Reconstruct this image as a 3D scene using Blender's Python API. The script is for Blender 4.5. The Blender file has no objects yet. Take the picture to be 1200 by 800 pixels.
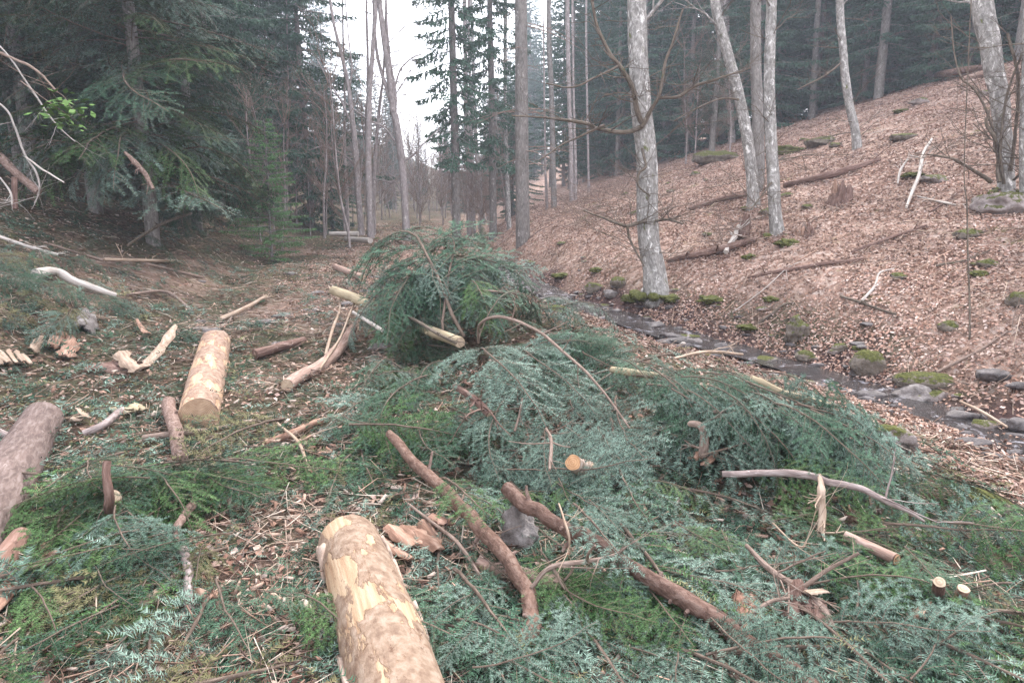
import bpy, math, random
import numpy as np
from mathutils import Vector, Matrix

rng = np.random.default_rng(7)
random.seed(7)
R = math.radians
scene = bpy.context.scene
col = scene.collection

# ------------------------------------------------------------------ camera
FPX, PITCH = 750.0, R(12)
CAM = np.array([0.0, 0.0, 1.6])
cd = bpy.data.cameras.new('camera'); cam = bpy.data.objects.new('camera', cd); col.objects.link(cam)
cam.location = CAM; cam.rotation_euler = (R(90) - PITCH, 0, 0)
cd.sensor_width = 36; cd.lens = 36 * FPX / 1200; cd.clip_start = .05; cd.clip_end = 600
scene.camera = cam
# ------------------------------------------------------------------ world, sun, exposure
SUN_EL, SUN_ROT = R(48), R(20)
w = bpy.data.worlds.new('World'); scene.world = w; w.use_nodes = True
nt = w.node_tree; nt.nodes.clear()
out = nt.nodes.new('ShaderNodeOutputWorld'); bg = nt.nodes.new('ShaderNodeBackground')
sky = nt.nodes.new('ShaderNodeTexSky'); sky.sky_type = 'NISHITA'; sky.sun_disc = False
sky.sun_elevation = SUN_EL; sky.sun_rotation = SUN_ROT; sky.air_density = 1.2; sky.dust_density = 3.0
hs = nt.nodes.new('ShaderNodeHueSaturation'); hs.inputs['Saturation'].default_value = .22; hs.inputs['Value'].default_value = 1.35
mx = nt.nodes.new('ShaderNodeMix'); mx.data_type = 'RGBA'; mx.inputs['Factor'].default_value = .65
mx.inputs['B'].default_value = (8.9, 9.15, 10.1, 1)
nt.links.new(sky.outputs[0], hs.inputs['Color']); nt.links.new(hs.outputs[0], mx.inputs['A'])
nt.links.new(mx.outputs['Result'], bg.inputs['Color']); bg.inputs['Strength'].default_value = .10
nt.links.new(bg.outputs[0], out.inputs[0])
sd = bpy.data.lights.new('sun', 'SUN'); sd.energy = 1.5; sd.angle = R(10); sd.color = (1, .97, .93)
so = bpy.data.objects.new('sun', sd); col.objects.link(so)
so.rotation_euler = (R(90) - SUN_EL, 0, R(180) - SUN_ROT)
scene.view_settings.view_transform = 'Standard'; scene.view_settings.look = 'None'
scene.view_settings.gamma = 1.0; scene.view_settings.use_curve_mapping = False
scene.view_settings.exposure = 1.97
scene.render.engine = 'CYCLES'
scene.cycles.max_bounces = 5; scene.cycles.diffuse_bounces = 2; scene.cycles.volume_bounces = 1
scene.cycles.use_denoising = True
scene.cycles.denoising_prefilter = 'NONE'; scene.cycles.denoising_input_passes = 'RGB_ALBEDO_NORMAL'
scene.cycles.sample_clamp_direct = 6; scene.cycles.sample_clamp_indirect = 3

# ------------------------------------------------------------------ noise
def vnoise(p, seed=0):
    p = np.asarray(p, float); i = np.floor(p).astype(np.int64); f = p - i; f = f * f * (3 - 2 * f)
    def h(dx, dy, dz):
        n = (i[..., 0] + dx) * 374761393 + (i[..., 1] + dy) * 668265263 + (i[..., 2] + dz) * 2147483647 + seed * 974634777
        n = (n ^ (n >> 13)) * 1274126177
        n = n ^ (n >> 16)
        return (n & 0xffff) / 65535.0
    x, y, z = f[..., 0], f[..., 1], f[..., 2]
    a = h(0,0,0)*(1-x)+h(1,0,0)*x; b = h(0,1,0)*(1-x)+h(1,1,0)*x
    c = h(0,0,1)*(1-x)+h(1,0,1)*x; d = h(0,1,1)*(1-x)+h(1,1,1)*x
    return ((a*(1-y)+b*y)*(1-z)+(c*(1-y)+d*y)*z) * 2 - 1
def fbm(x, y, s, o=3, seed=0):
    t = 0; a = 1
    for k in range(o):
        t = t + a * vnoise(np.stack([x*s, y*s, np.zeros_like(x) + k*7.3], -1), seed); s *= 2.1; a *= .5
    return t
def sst(a, b, x):
    t = np.clip((x - a) / (b - a), 0, 1); return t * t * (3 - 2 * t)

# ------------------------------------------------------------------ terrain height
SY = [-15, -5, 0, 3, 5, 6.7, 7.7, 8.7, 10.8, 12.5, 14.3, 20, 30, 60, 120]
SX = [13, 8.8, 6.5, 5.2, 4.35, 3.75, 3.25, 2.65, 1.5, .72, .05, -1.0, -1.5, -2.5, -4]
SYD = np.linspace(-15, 120, 400)
SXD = np.interp(SYD, SY, SX); SXD = np.convolve(np.pad(SXD, 4, 'edge'), np.ones(9)/9, 'valid')
def xs(y): return np.interp(y, SYD, SXD)
def base(y): return np.interp(y, [-15, 0, 3, 8, 14, 20, 30, 60, 120], [-.1, -.05, 0, .1, .36, .5, .62, 1.3, 8.0])
def H0(x, y):
    x = np.asarray(x, float); y = np.asarray(y, float)
    d = (x - xs(y)) * .9
    z = base(y)
    s = np.maximum(d - .25, 0)
    rise = .36 * s + .36 * sst(0, 1.6, s)
    top = 14.5
    rise = np.where(s > top, .36*top + .36 + .36 * 3 * (1 - np.exp(-(s - top) / 3)), rise)
    z = z + rise - .13 * np.exp(-(d / .7) ** 2) - .30 * sst(-2.8, -.5, d)
    xl = np.interp(y, [0, 8, 12, 20, 30, 60], [3.9, 4.3, 5.0, 6.4, 8, 12])
    l = np.maximum(-x - xl, 0)
    z = z + .40 * np.minimum(l, 14) * sst(0, 1.5, l + .4) + .1 * np.maximum(l - 14, 0)
    # slash heap: capsule from A to B
    ax, ay, bx, by = -.5, 8.4, 1.5, 4.3
    vx, vy = bx - ax, by - ay; t = np.clip(((x-ax)*vx + (y-ay)*vy) / (vx*vx+vy*vy), 0, 1)
    q = np.hypot(x - ax - t*vx, y - ay - t*vy)
    z = z + (.30 - .08*t) * np.exp(-(q / .95) ** 2)
    return z
def H(x, y):
    x = np.asarray(x, float); y = np.asarray(y, float)
    z = H0(x, y)
    d = (x - xs(y)) * .9
    amp = .62 + .38 * np.clip(np.abs(d) / 1.5, 0, 1)
    r = np.hypot(x, y)
    z = z + amp * (.07 * fbm(x, y, .55, 3, 3) + .03 * fbm(x, y, 2.3, 2, 5)) * (1 + .8 * sst(12, 30, r))
    return z
FWD = np.array([0, math.cos(PITCH), -math.sin(PITCH)]); UPV = np.array([0, math.sin(PITCH), math.cos(PITCH)])
def ray(px, py): return FWD + np.array([1.0, 0, 0]) * (px - 600) / FPX + UPV * (400 - py) / FPX
TS = np.concatenate([np.arange(1.0, 12, .02), np.arange(12, 110, .1)])
def hit_t(px, py, lift=0.0):
    d = ray(px, py); P = CAM + TS[:, None] * d
    b = np.nonzero(P[:, 2] < H(P[:, 0], P[:, 1]) + lift)[0]
    return TS[b[0]] if len(b) else 60.0
def gp(px, py, lift=0.0):
    return CAM + hit_t(px, py, lift) * ray(px, py)
def at(px, py, t): return CAM + t * ray(px, py)
def nrm(x, y, e=.15):
    n = np.array([(H(x-e, y) - H(x+e, y)), (H(x, y-e) - H(x, y+e)), 2*e], float); return n / np.linalg.norm(n)

# ------------------------------------------------------------------ mesh builder
class MB:
    def __init__(s): s.V = []; s.F3 = []; s.F4 = []; s.M3 = []; s.M4 = []; s.C = []; s.T = []; s.n = 0
    def add(s, V, F, mat=0, colr=None, tc=None):
        V = np.asarray(V, float).reshape(-1, 3); F = np.asarray(F, int)
        m = len(V)
        c = np.ones((m, 3)) if colr is None else np.broadcast_to(np.asarray(colr, float), (m, 3))
        s.V.append(V); s.C.append(c); s.T.append(V if tc is None else np.asarray(tc, float))
        if len(F):
            if F.shape[1] == 3: s.F3.append(F + s.n); s.M3.append(np.full(len(F), mat))
            else: s.F4.append(F + s.n); s.M4.append(np.full(len(F), mat))
        s.n += m
    def mesh(s, name, mats, origin=(0, 0, 0), smooth=True):
        V = np.concatenate(s.V) - np.asarray(origin, float)
        me = bpy.data.meshes.new(name)
        f3 = np.concatenate(s.F3) if s.F3 else np.zeros((0, 3), int)
        f4 = np.concatenate(s.F4) if s.F4 else np.zeros((0, 4), int)
        m = np.concatenate((s.M3 or []) + (s.M4 or [])) if (s.M3 or s.M4) else np.zeros(0, int)
        nl = f3.size + f4.size; npoly = len(f3) + len(f4)
        me.vertices.add(len(V)); me.vertices.foreach_set('co', V.astype(np.float32).ravel())
        me.loops.add(nl); me.loops.foreach_set('vertex_index', np.concatenate([f3.ravel(), f4.ravel()]).astype(np.int32))
        me.polygons.add(npoly)
        ls = np.concatenate([np.arange(len(f3)) * 3, f3.size + np.arange(len(f4)) * 4])
        me.polygons.foreach_set('loop_start', ls.astype(np.int32))
        me.polygons.foreach_set('material_index', m.astype(np.int32))
        if smooth: me.polygons.foreach_set('use_smooth', np.ones(npoly, bool))
        me.update(calc_edges=True)
        a = me.attributes.new('tint', 'FLOAT_VECTOR', 'POINT'); a.data.foreach_set('vector', np.concatenate(s.C).astype(np.float32).ravel())
        a = me.attributes.new('tc', 'FLOAT_VECTOR', 'POINT'); a.data.foreach_set('vector', np.concatenate(s.T).astype(np.float32).ravel())
        for x in (mats if isinstance(mats, (list, tuple)) else [mats]): me.materials.append(x)
        return me
    def build(s, name, mats, parent=None, origin=(0, 0, 0), smooth=True):
        me = s.mesh(name, mats, origin, smooth)
        o = bpy.data.objects.new(name, me); col.objects.link(o)
        if parent is not None: o.parent = parent
        else: o.location = origin
        return o
def tag(o, label=None, cat=None, group=None, kind=None):
    if label: o['label'] = label
    if cat: o['category'] = cat
    if group: o['group'] = group
    if kind: o['kind'] = kind
    return o
def empty(name, loc, label, cat, group=None):
    o = bpy.data.objects.new(name, None); o.location = loc; o.empty_display_size = .1; col.objects.link(o)
    return tag(o, label, cat, group)

def smooth_path(P, n):
    P = np.asarray(P, float)
    if len(P) < 3:
        t = np.linspace(0, 1, n)[:, None]; return P[0] * (1-t) + P[-1] * t
    Q = np.vstack([2*P[0]-P[1], P, 2*P[-1]-P[-2]])
    seg = len(P) - 1; u = np.linspace(0, seg - 1e-6, n); k = u.astype(int); t = (u - k)[:, None]
    a, b, c, d = Q[k], Q[k+1], Q[k+2], Q[k+3]
    return .5 * ((2*b) + (-a+c)*t + (2*a-5*b+4*c-d)*t*t + (-a+3*b-3*c+d)*t**3)
def tube(mb, P, rad, sides=8, n=None, jit=.06, mat=0, cap=True, seed=None, colr=None, nf=1.0, capmat=None):
    """tapered round tube along a path with uneven surface"""
    P = np.asarray(P, float); rad = np.atleast_1d(np.asarray(rad, float))
    if n is None: n = max(len(P), 2)
    Q = smooth_path(P, n) if n != len(P) or n > 2 else P
    r = np.interp(np.linspace(0, 1, n), np.linspace(0, 1, len(rad)), rad) if len(rad) > 1 else np.full(n, rad[0])
    if jit >= .06 and n > 9:
        w_ = np.linspace(0, 1, n) * max(3, n/5); q_ = random.random()*50
        Q = Q + np.minimum(r[:, None]*.55, .012) * np.stack([vnoise(np.stack([w_ + q_, w_*0 + k, w_*0], -1), 77) for k in range(3)], -1)
    T = np.gradient(Q, axis=0); T /= np.linalg.norm(T, axis=1)[:, None] + 1e-9
    ref = np.array([0, 0, 1.0]) if abs(T[0][2]) < .8 else np.array([0, 1.0, 0])
    U = np.zeros_like(Q); u = np.cross(T[0], ref); u /= np.linalg.norm(u); U[0] = u
    for i in range(1, n):
        u = u - T[i] * np.dot(u, T[i]); u /= np.linalg.norm(u) + 1e-9; U[i] = u
    W = np.cross(T, U)
    a = np.linspace(0, 2*np.pi, sides, endpoint=False)
    ca, sa = np.cos(a), np.sin(a)
    L = np.concatenate([[0], np.cumsum(np.linalg.norm(np.diff(Q, axis=0), axis=1))])
    sd = random.randint(0, 9999) if seed is None else seed
    rr = np.repeat(r[:, None], sides, 1)
    if jit:
        rm = max(r.mean(), 1e-4)
        q = np.stack([np.repeat(L[:, None], sides, 1) / rm * .35 * nf, np.tile(ca, (n, 1)) * 1.2, np.tile(sa, (n, 1)) * 1.2], -1)
        rr = rr * (1 + jit * vnoise(q, sd) + .5 * jit * vnoise(q * 2.7, sd + 1))
    V = Q[:, None] + rr[..., None] * (ca[None, :, None] * U[:, None] + sa[None, :, None] * W[:, None])
    tc = np.stack([np.repeat(L[:, None], sides, 1) + sd * .37, rr * ca, rr * sa], -1)
    i = np.arange(n - 1)[:, None] * sides; j = np.arange(sides)[None]; k = (j + 1) % sides
    F = np.stack([i + j, i + k, i + sides + k, i + sides + j], -1).reshape(-1, 4)
    mb.add(V, F, mat, colr, tc.reshape(-1, 3))
    if cap:
        for e in (0, n - 1):
            ring = V[e]; c = Q[e]
            VV = np.vstack([ring, c]); fan = [[x, (x + 1) % sides, sides] for x in range(sides)]
            if e == 0: fan = [f[::-1] for f in fan]
            mb.add(VV, fan, mat if capmat is None else capmat, colr, np.vstack([tc[e], tc[e].mean(0)]))
    return Q, r, U, W, T

def grow(mb, p, d, l, r, lev, maxlev, rg, sides=4, upb=.15, spread=.6, kids=3):
    n = 5; P = [p]; dd_ = d.copy()
    for i in range(n):
        dd_ = dd_ + rg.normal(0, .10, 3) + np.array([0, 0, upb*.2]); dd_ /= np.linalg.norm(dd_); P.append(P[-1] + dd_*l/n)
    tube(mb, P, [r, r*.55], sides if lev < 2 else 3, n+1, .05, cap=False)
    if lev >= maxlev: return
    for k in range(kids):
        i = rg.integers(1, n+1); q = P[i]; nd_ = dd_ + rg.normal(0, spread, 3); nd_[2] += upb; nd_ /= np.linalg.norm(nd_)
        grow(mb, q, nd_, l*rg.uniform(.45, .75), r*.5, lev+1, maxlev, rg, sides, upb, spread, kids)
# ------------------------------------------------------------------ materials
def mat(name, rough=.8, spec=.3):
    m = bpy.data.materials.new(name); m.use_nodes = True; n = m.node_tree
    b = n.nodes['Principled BSDF']; b.inputs['Roughness'].default_value = rough
    b.inputs['Specular IOR Level'].default_value = spec
    return m, n, b
def nd(n, t, **k):
    x = n.nodes.new(t)
    for a, v in k.items():
        if a in x.inputs: x.inputs[a].default_value = v
        else: setattr(x, a, v)
    return x
def noise(n, vec, scale, detail=4, rough=.6, dist=0):
    x = nd(n, 'ShaderNodeTexNoise', Scale=scale, Detail=detail, Roughness=rough, Distortion=dist)
    if vec is not None: n.links.new(vec, x.inputs['Vector'])
    return x.outputs['Fac']
def ramp(n, fac, stops):
    x = n.nodes.new('ShaderNodeValToRGB'); e = x.color_ramp.elements
    while len(e) < len(stops): e.new(.5)
    for q, (p, c) in zip(e, stops): q.position = p; q.color = (*c, 1) if len(c) == 3 else c
    n.links.new(fac, x.inputs[0]); return x.outputs[0]
def mixc(n, fac, a, b, mode='MIX'):
    x = n.nodes.new('ShaderNodeMix'); x.data_type = 'RGBA'; x.blend_type = mode
    for s, v in ((0, fac), (6, a), (7, b)):
        if hasattr(v, 'links'): n.links.new(v, x.inputs[s])
        else: x.inputs[s].default_value = v if s == 0 else (*v, 1)
    return x.outputs[2]
def attr(n, name): return nd(n, 'ShaderNodeAttribute', attribute_name=name).outputs['Vector']
def vmap(n, vec, sc):
    x = nd(n, 'ShaderNodeMapping'); x.inputs['Scale'].default_value = sc; n.links.new(vec, x.inputs[0]); return x.outputs[0]
def bump(n, b, h, strength=.5, dist=.02):
    x = nd(n, 'ShaderNodeBump', Strength=strength, Distance=dist); n.links.new(h, x.inputs['Height']); n.links.new(x.outputs[0], b.inputs['Normal'])
def sep(n, vec):
    x = n.nodes.new('ShaderNodeSeparateXYZ'); n.links.new(vec, x.inputs[0]); return x.outputs
def mathn(n, op, a, b=None):
    x = n.nodes.new('ShaderNodeMath'); x.operation = op
    for s, v in ((0, a), (1, b)):
        if v is None: continue
        if hasattr(v, 'links'): n.links.new(v, x.inputs[s])
        else: x.inputs[s].default_value = v
    return x.outputs[0]

def bark_mat(name, dark, mid, light, streak=(6, 60, 60), scale=1.0, moss=0.0, lichen=0.0, rough=.9, bs=.7, bd=.01):
    m, n, b = mat(name, rough, .08)
    t = attr(n, 'tc'); v = vmap(n, t, streak)
    f = noise(n, v, scale, 6, .65, .4)
    c = ramp(n, f, [(.36, dark), (.5, mid), (.63, light)])
    big = noise(n, vmap(n, t, (3, 9, 9)), 1.0, 3, .5)
    c = mixc(n, .5, c, ramp(n, big, [(.35, tuple(x*.65 for x in mid)), (.65, tuple(min(1, x*1.3) for x in mid))]))
    if lichen:
        lf = noise(n, vmap(n, t, (6, 12, 12)), 1.0, 7, .75, .6)
        lf = ramp(n, lf, [(.62 - .12*lichen, (0,)*3), (.70 - .1*lichen, (1,)*3)])
        c = mixc(n, lf, c, tuple(min(1, x*1.35 + .05) for x in light))
    if moss:
        mf = noise(n, vmap(n, t, (5, 11, 11)), 1.0, 5, .7)
        mf = ramp(n, mf, [(.68 - .2*moss, (0,)*3), (.76 - .2*moss, (1,)*3)])
        c = mixc(n, mf, c, (.10, .105, .035))
    c = mixc(n, 1.0, c, attr(n, 'tint'), 'MULTIPLY')
    n.links.new(c, b.inputs['Base Color'])
    bump(n, b, f, bs, bd)
    return m
BEECH = bark_mat('beech_bark', (.08, .07, .062), (.25, .232, .215), (.50, .475, .45), (12, 24, 24), 1.0, .30, .5, bs=.8, bd=.012)
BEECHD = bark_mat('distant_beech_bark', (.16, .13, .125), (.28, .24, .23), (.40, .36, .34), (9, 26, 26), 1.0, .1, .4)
SPRUCEB = bark_mat('spruce_bark', (.08, .07, .062), (.19, .172, .158), (.31, .285, .27), (12, 40, 40), 1.0, .0, .3, bs=.9, bd=.02)
BRANCHB = bark_mat('dark_branch_bark', (.05, .04, .032), (.12, .095, .075), (.24, .2, .16), (12, 60, 60), 1.0, .35, .1)
TWIGB = bark_mat('twig_bark', (.10, .07, .055), (.22, .16, .13), (.38, .29, .25), (20, 120, 120), 1.0)
BOUGHSTEM = bark_mat('fir_twig_bark', (.05, .035, .028), (.13, .095, .075), (.26, .20, .16), (20, 120, 120), 1.0)
POLEB = bark_mat('pole_bark', (.055, .035, .028), (.21, .14, .115), (.38, .295, .255), (28, 48, 48), 1.0, 0, .0, bs=1.0, bd=.012)
GREYLOG = bark_mat('grey_log_bark', (.10, .075, .07), (.25, .195, .18), (.45, .39, .37), (10, 40, 40), 1.0, .0, .12, bs=.8)
REDLOG = bark_mat('reddish_log_bark', (.15, .085, .065), (.31, .21, .17), (.50, .38, .33), (7, 50, 50), 1.0)
WHITEB = bark_mat('bleached_wood', (.28, .23, .20), (.44, .39, .35), (.58, .54, .50), (5, 60, 60), 1.0)
TWIGPALE = bark_mat('pale_dead_twig', (.16, .13, .115), (.30, .265, .245), (.44, .40, .38), (20, 90, 90), 1.0)
PALEPOLE = bark_mat('yellow_peeled_wood', (.22, .165, .105), (.37, .30, .20), (.48, .41, .30), (4, 50, 50), 1.0, 0, 0, bs=.3)
ROTTEN = bark_mat('rotten_wood', (.06, .035, .03), (.18, .11, .09), (.34, .24, .20), (5, 45, 45), 1.0, .05, .3, bs=1, bd=.03)
SPLIT = bark_mat('torn_orange_wood', (.11, .055, .04), (.30, .18, .13), (.48, .35, .28), (4, 45, 45), 1.0, bs=.8)
SPLITP = bark_mat('torn_pale_wood', (.16, .10, .07), (.38, .28, .21), (.54, .44, .36), (4, 45, 45), 1.0, bs=.6)

def peeled_mat():
    m, n, b = mat('half_peeled_log', .75, .12)
    t = attr(n, 'tc')
    g = noise(n, vmap(n, t, (3, 45, 45)), 1.0, 5, .6)
    wood = ramp(n, g, [(.3, (.42, .28, .19)), (.5, (.56, .42, .30)), (.7, (.66, .54, .42))])
    bk = ramp(n, noise(n, vmap(n, t, (22, 22, 22)), 1.0, 6, .65), [(.36, (.24, .17, .135)), (.5, (.36, .275, .22)), (.64, (.46, .38, .325))])
    pf = noise(n, vmap(n, t, (3.2, 7.5, 7.5)), 1.0, 7, .6, .3)
    e = ramp(n, pf, [(.522, (0,)*3), (.540, (1,)*3)])
    c = mixc(n, e, bk, wood)
    edge = ramp(n, pf, [(.49, (0,)*3), (.525, (1,)*3), (.54, (0,)*3)])
    c = mixc(n, mathn(n, 'MULTIPLY', edge, .15), c, (.30, .12, .05))
    # dark stains and scratches
    st = ramp(n, noise(n, vmap(n, t, (16, 22, 22)), 1.0, 5, .75, 1.0), [(.60, (0,)*3), (.66, (1,)*3)])
    c = mixc(n, mathn(n, 'MULTIPLY', st, .7), c, (.13, .07, .05))
    c = mixc(n, 1.0, c, attr(n, 'tint'), 'MULTIPLY')
    n.links.new(c, b.inputs['Base Color'])
    fine_ = noise(n, vmap(n, t, (40, 60, 60)), 1.0, 5, .7)
    h = mathn(n, 'ADD', mathn(n, 'MULTIPLY', e, -.7), mathn(n, 'MULTIPLY', mathn(n, 'ADD', g, fine_), .5))
    bump(n, b, h, .8, .010)
    return m
PEELED = peeled_mat()
TANBARK = bark_mat('thin_tan_bark', (.26, .18, .14), (.40, .30, .24), (.52, .43, .37), (18, 24, 24), 1.0, bs=.6)
def endgrain():
    m, n, b = mat('sawn_end_grain', .8, .2)
    t = attr(n, 'tc')
    wv = nd(n, 'ShaderNodeTexWave', wave_type='RINGS', rings_direction='SPHERICAL', Scale=28.0, Distortion=1.5, Detail=2.0)
    n.links.new(t, wv.inputs[0])
    c = ramp(n, wv.outputs['Fac'], [(0, (.32, .23, .155)), (1, (.50, .39, .28))])
    c = mixc(n, .45, c, ramp(n, noise(n, t, 25, 4, .6), [(.3, (.22, .14, .095)), (.7, (.54, .43, .32))]))
    c = mixc(n, 1.0, c, attr(n, 'tint'), 'MULTIPLY')
    n.links.new(c, b.inputs['Base Color']); bump(n, b, wv.outputs['Fac'], .2, .004)
    return m
ENDG = endgrain()

def foliage_mat(name, c1, c2, rough=.55, trans=0.0, scale=3.0, sheen=.1):
    m, n, b = mat(name, rough, sheen)
    tn = attr(n, 'tint')
    oi = nd(n, 'ShaderNodeObjectInfo').outputs['Random']
    g = n.nodes.new('ShaderNodeTexCoord')
    f = noise(n, g.outputs['Object'], scale, 2, .5)
    f2 = mathn(n, 'ADD', mathn(n, 'MULTIPLY', f, .7), mathn(n, 'MULTIPLY', oi, .3))
    c = ramp(n, f2, [(.25, c1), (.75, c2)])
    c = mixc(n, 1.0, c, tn, 'MULTIPLY')
    n.links.new(c, b.inputs['Base Color'])
    return m
FIRBLUE = foliage_mat('fir_needles_silvery', (.065, .115, .082), (.19, .265, .215))
FIRGREEN = foliage_mat('fir_needles_green', (.025, .07, .022), (.095, .17, .06))
FIRDARK = foliage_mat('fir_needles_blue_green', (.02, .055, .032), (.08, .15, .092))
SPRF = foliage_mat('spruce_foliage', (.036, .078, .052), (.10, .175, .12), .7, scale=1.2)
SPRF2 = foliage_mat('spruce_foliage_light', (.07, .15, .06), (.14, .25, .11), .7, scale=1.2)
OLIVE = foliage_mat('twiggy_olive_foliage', (.10, .09, .045), (.17, .16, .08), .8)
BRIGHT = foliage_mat('fresh_green_leaves', (.08, .16, .04), (.17, .26, .08), .6)

def tint_mat(name, rough=.8, spec=.25, bumps=None):
    m, n, b = mat(name, rough, spec); t = attr(n, 'tint')
    g = n.nodes.new('ShaderNodeTexCoord')
    f = ramp(n, noise(n, g.outputs['Object'], 60, 3, .6), [(.3, (.75,)*3), (.7, (1.15,)*3)])
    n.links.new(mixc(n, 1.0, t, f, 'MULTIPLY'), b.inputs['Base Color']); return m
LEAFM = tint_mat('dead_beech_leaves', .75, .06)
CHIPM = tint_mat('splintered_wood', .8, .08)
BARKSLAB = bark_mat('loose_bark', (.20, .10, .07), (.40, .23, .17), (.58, .40, .32), (6, 40, 40), 1.0, bs=.8)

def rock_mat(name, c1, c2, c3, moss=.5, wet=.0):
    m, n, b = mat(name, .85 - .5*wet, .1 + .4*wet)
    g = n.nodes.new('ShaderNodeTexCoord'); oi = nd(n, 'ShaderNodeObjectInfo')
    v = n.nodes.new('ShaderNodeVectorMath'); v.operation = 'ADD'; n.links.new(g.outputs['Object'], v.inputs[0]); n.links.new(oi.outputs['Location'], v.inputs[1])
    f = noise(n, v.outputs[0], 9, 6, .65)
    c = ramp(n, f, [(.3, c1), (.5, c2), (.72, c3)])
    if moss:
        geo = n.nodes.new('ShaderNodeNewGeometry'); nz = sep(n, geo.outputs['Normal'])[2]
        mf = mathn(n, 'ADD', mathn(n, 'ADD', mathn(n, 'MULTIPLY', nz, .3), .12), noise(n, v.outputs[0], 11, 6, .7))
        k = ramp(n, mf, [(1.12 - .55*moss, (0,)*3), (1.2 - .55*moss, (1,)*3)])
        mc = ramp(n, noise(n, v.outputs[0], 40, 3, .6), [(.3, (.04, .045, .014)), (.7, (.13, .13, .04))])
        c = mixc(n, k, c, mc)
    n.links.new(c, b.inputs['Base Color'])
    bump(n, b, noise(n, v.outputs[0], 28, 6, .7), .8, .03)
    return m
ROCK = rock_mat('grey_rock', (.08, .066, .06), (.20, .175, .165), (.36, .33, .315), .12)
ROCKW = rock_mat('wet_stream_rock', (.03, .025, .025), (.085, .07, .068), (.20, .175, .17), 0, .6)
ROCKM = rock_mat('mossy_rock', (.07, .055, .045), (.17, .14, .115), (.29, .25, .21), .72)
ROCKS = rock_mat('part_mossy_rock', (.13, .10, .09), (.26, .215, .20), (.38, .33, .31), .6)
MOSSM = rock_mat('moss_cushion', (.06, .07, .02), (.11, .12, .04), (.18, .19, .07), 1.6)

def ground_mat():
    m, n, b = mat('forest_floor', .95, .03)
    g = n.nodes.new('ShaderNodeTexCoord'); P = g.outputs['Object']
    z = sep(n, attr(n, 'tint'))       # x leaf litter, y slash and soil, z stream bed
    def leafc(scale):
        v = nd(n, 'ShaderNodeTexVoronoi', Scale=scale); n.links.new(vmap(n, P, (1, 1, .6)), v.inputs['Vector'])
        s = sep(n, v.outputs['Color'])
        return ramp(n, s[0], [(0, (.07, .04, .03)), (.3, (.20, .12, .09)), (.6, (.34, .23, .185)), (.85, (.44, .33, .28)), (1, (.52, .42, .37))]), v.outputs['Distance']
    lc, ld = leafc(13.0)
    big = noise(n, P, .8, 4, .6)
    lc = mixc(n, .35, lc, ramp(n, big, [(.3, (.22, .12, .09)), (.7, (.50, .36, .29))]))
    mossp = ramp(n, noise(n, P, 1.3, 5, .65), [(.62, (0,)*3), (.70, (.8,)*3)])
    lc = mixc(n, mossp, lc, (.14, .145, .05))
    s1 = noise(n, P, 14, 6, .7)
    soil = ramp(n, s1, [(.35, (.025, .017, .012)), (.5, (.09, .06, .042)), (.66, (.24, .175, .135))])
    gr = ramp(n, noise(n, P, 3.0, 5, .7), [(.42, (0,)*3), (.6, (.75,)*3)])
    slc = mixc(n, mathn(n, 'MULTIPLY', gr, .6), soil, ramp(n, noise(n, P, 45, 4, .7), [(.3, (.03, .05, .025)), (.7, (.11, .15, .085))]))
    mud = ramp(n, noise(n, P, 9, 5, .65), [(.3, (.035, .022, .02)), (.55, (.09, .055, .05)), (.75, (.17, .12, .11))])
    c = mixc(n, z[0], slc, lc); c = mixc(n, z[2], c, mud)
    n.links.new(c, b.inputs['Base Color'])
    h = mathn(n, 'ADD', mathn(n, 'MULTIPLY', ld, -.6), noise(n, P, 22, 6, .7))
    bump(n, b, h, .9, .05)
    return m
GROUND = ground_mat()
def water_mat():
    m, n, b = mat('stream_water', .09, .8)
    g = n.nodes.new('ShaderNodeTexCoord'); P = g.outputs['Object']
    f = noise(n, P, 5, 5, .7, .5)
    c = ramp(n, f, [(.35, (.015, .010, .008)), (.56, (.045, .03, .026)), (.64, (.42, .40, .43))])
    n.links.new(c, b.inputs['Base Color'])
    bump(n, b, noise(n, P, 16, 6, .75, 1.2), 1.0, .06)
    return m
WATER = water_mat()

# ------------------------------------------------------------------ ground sheet
def warp(a, b, c, n, k):
    u = np.linspace(-1, 1, n); s = np.sign(u) * (np.exp(k * np.abs(u)) - 1) / (math.exp(k) - 1)
    return np.where(s < 0, c + s * (c - a), c + s * (b - c))
gx = warp(-48, 48, 1.0, 380, 3.4)
gy = np.concatenate([np.linspace(-10, .8, 16), .8 + (np.exp(np.linspace(0, 4.6, 380)) - 1) / (math.exp(4.6) - 1) * 112 ])
gy = np.unique(np.round(gy, 5))
GX, GY = np.meshgrid(gx, gy)
GZ = H(GX, GY)
dd = (GX - xs(GY)) * .9
leafw = sst(.5, 1.1, dd + .35 * fbm(GX, GY, 1.1, 2, 11))
leafw = np.maximum(leafw, .75 * sst(8.5, 12, GY) * sst(-5.0, -2.0, GX - .0*GY))
leafw = np.maximum(leafw, 0) ; leafw = np.maximum(leafw, .5 * sst(.1, .6, fbm(GX, GY, .9, 3, 17)) )
leafw *= 1 - .75 * sst(-5.2, -7.5, GX)
_t = np.clip(((GX+.5)*2.0 + (GY-8.2)*-3.9) / (4.0+15.21), 0, 1); leafw *= 1 - .95 * sst(1.7, .9, np.hypot(GX+.5-2.0*_t, GY-8.2+3.9*_t))
dk = .75 * sst(11.5, 16, dd) * (GX > 0)
mudw = sst(.75, .35, np.abs(dd + .25 * fbm(GX, GY, 1.5, 2, 21))) * sst(22, 15, GY)
g = MB(); ny, nx = GX.shape
i = np.arange(ny-1)[:, None]*nx; j = np.arange(nx-1)[None]
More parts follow.
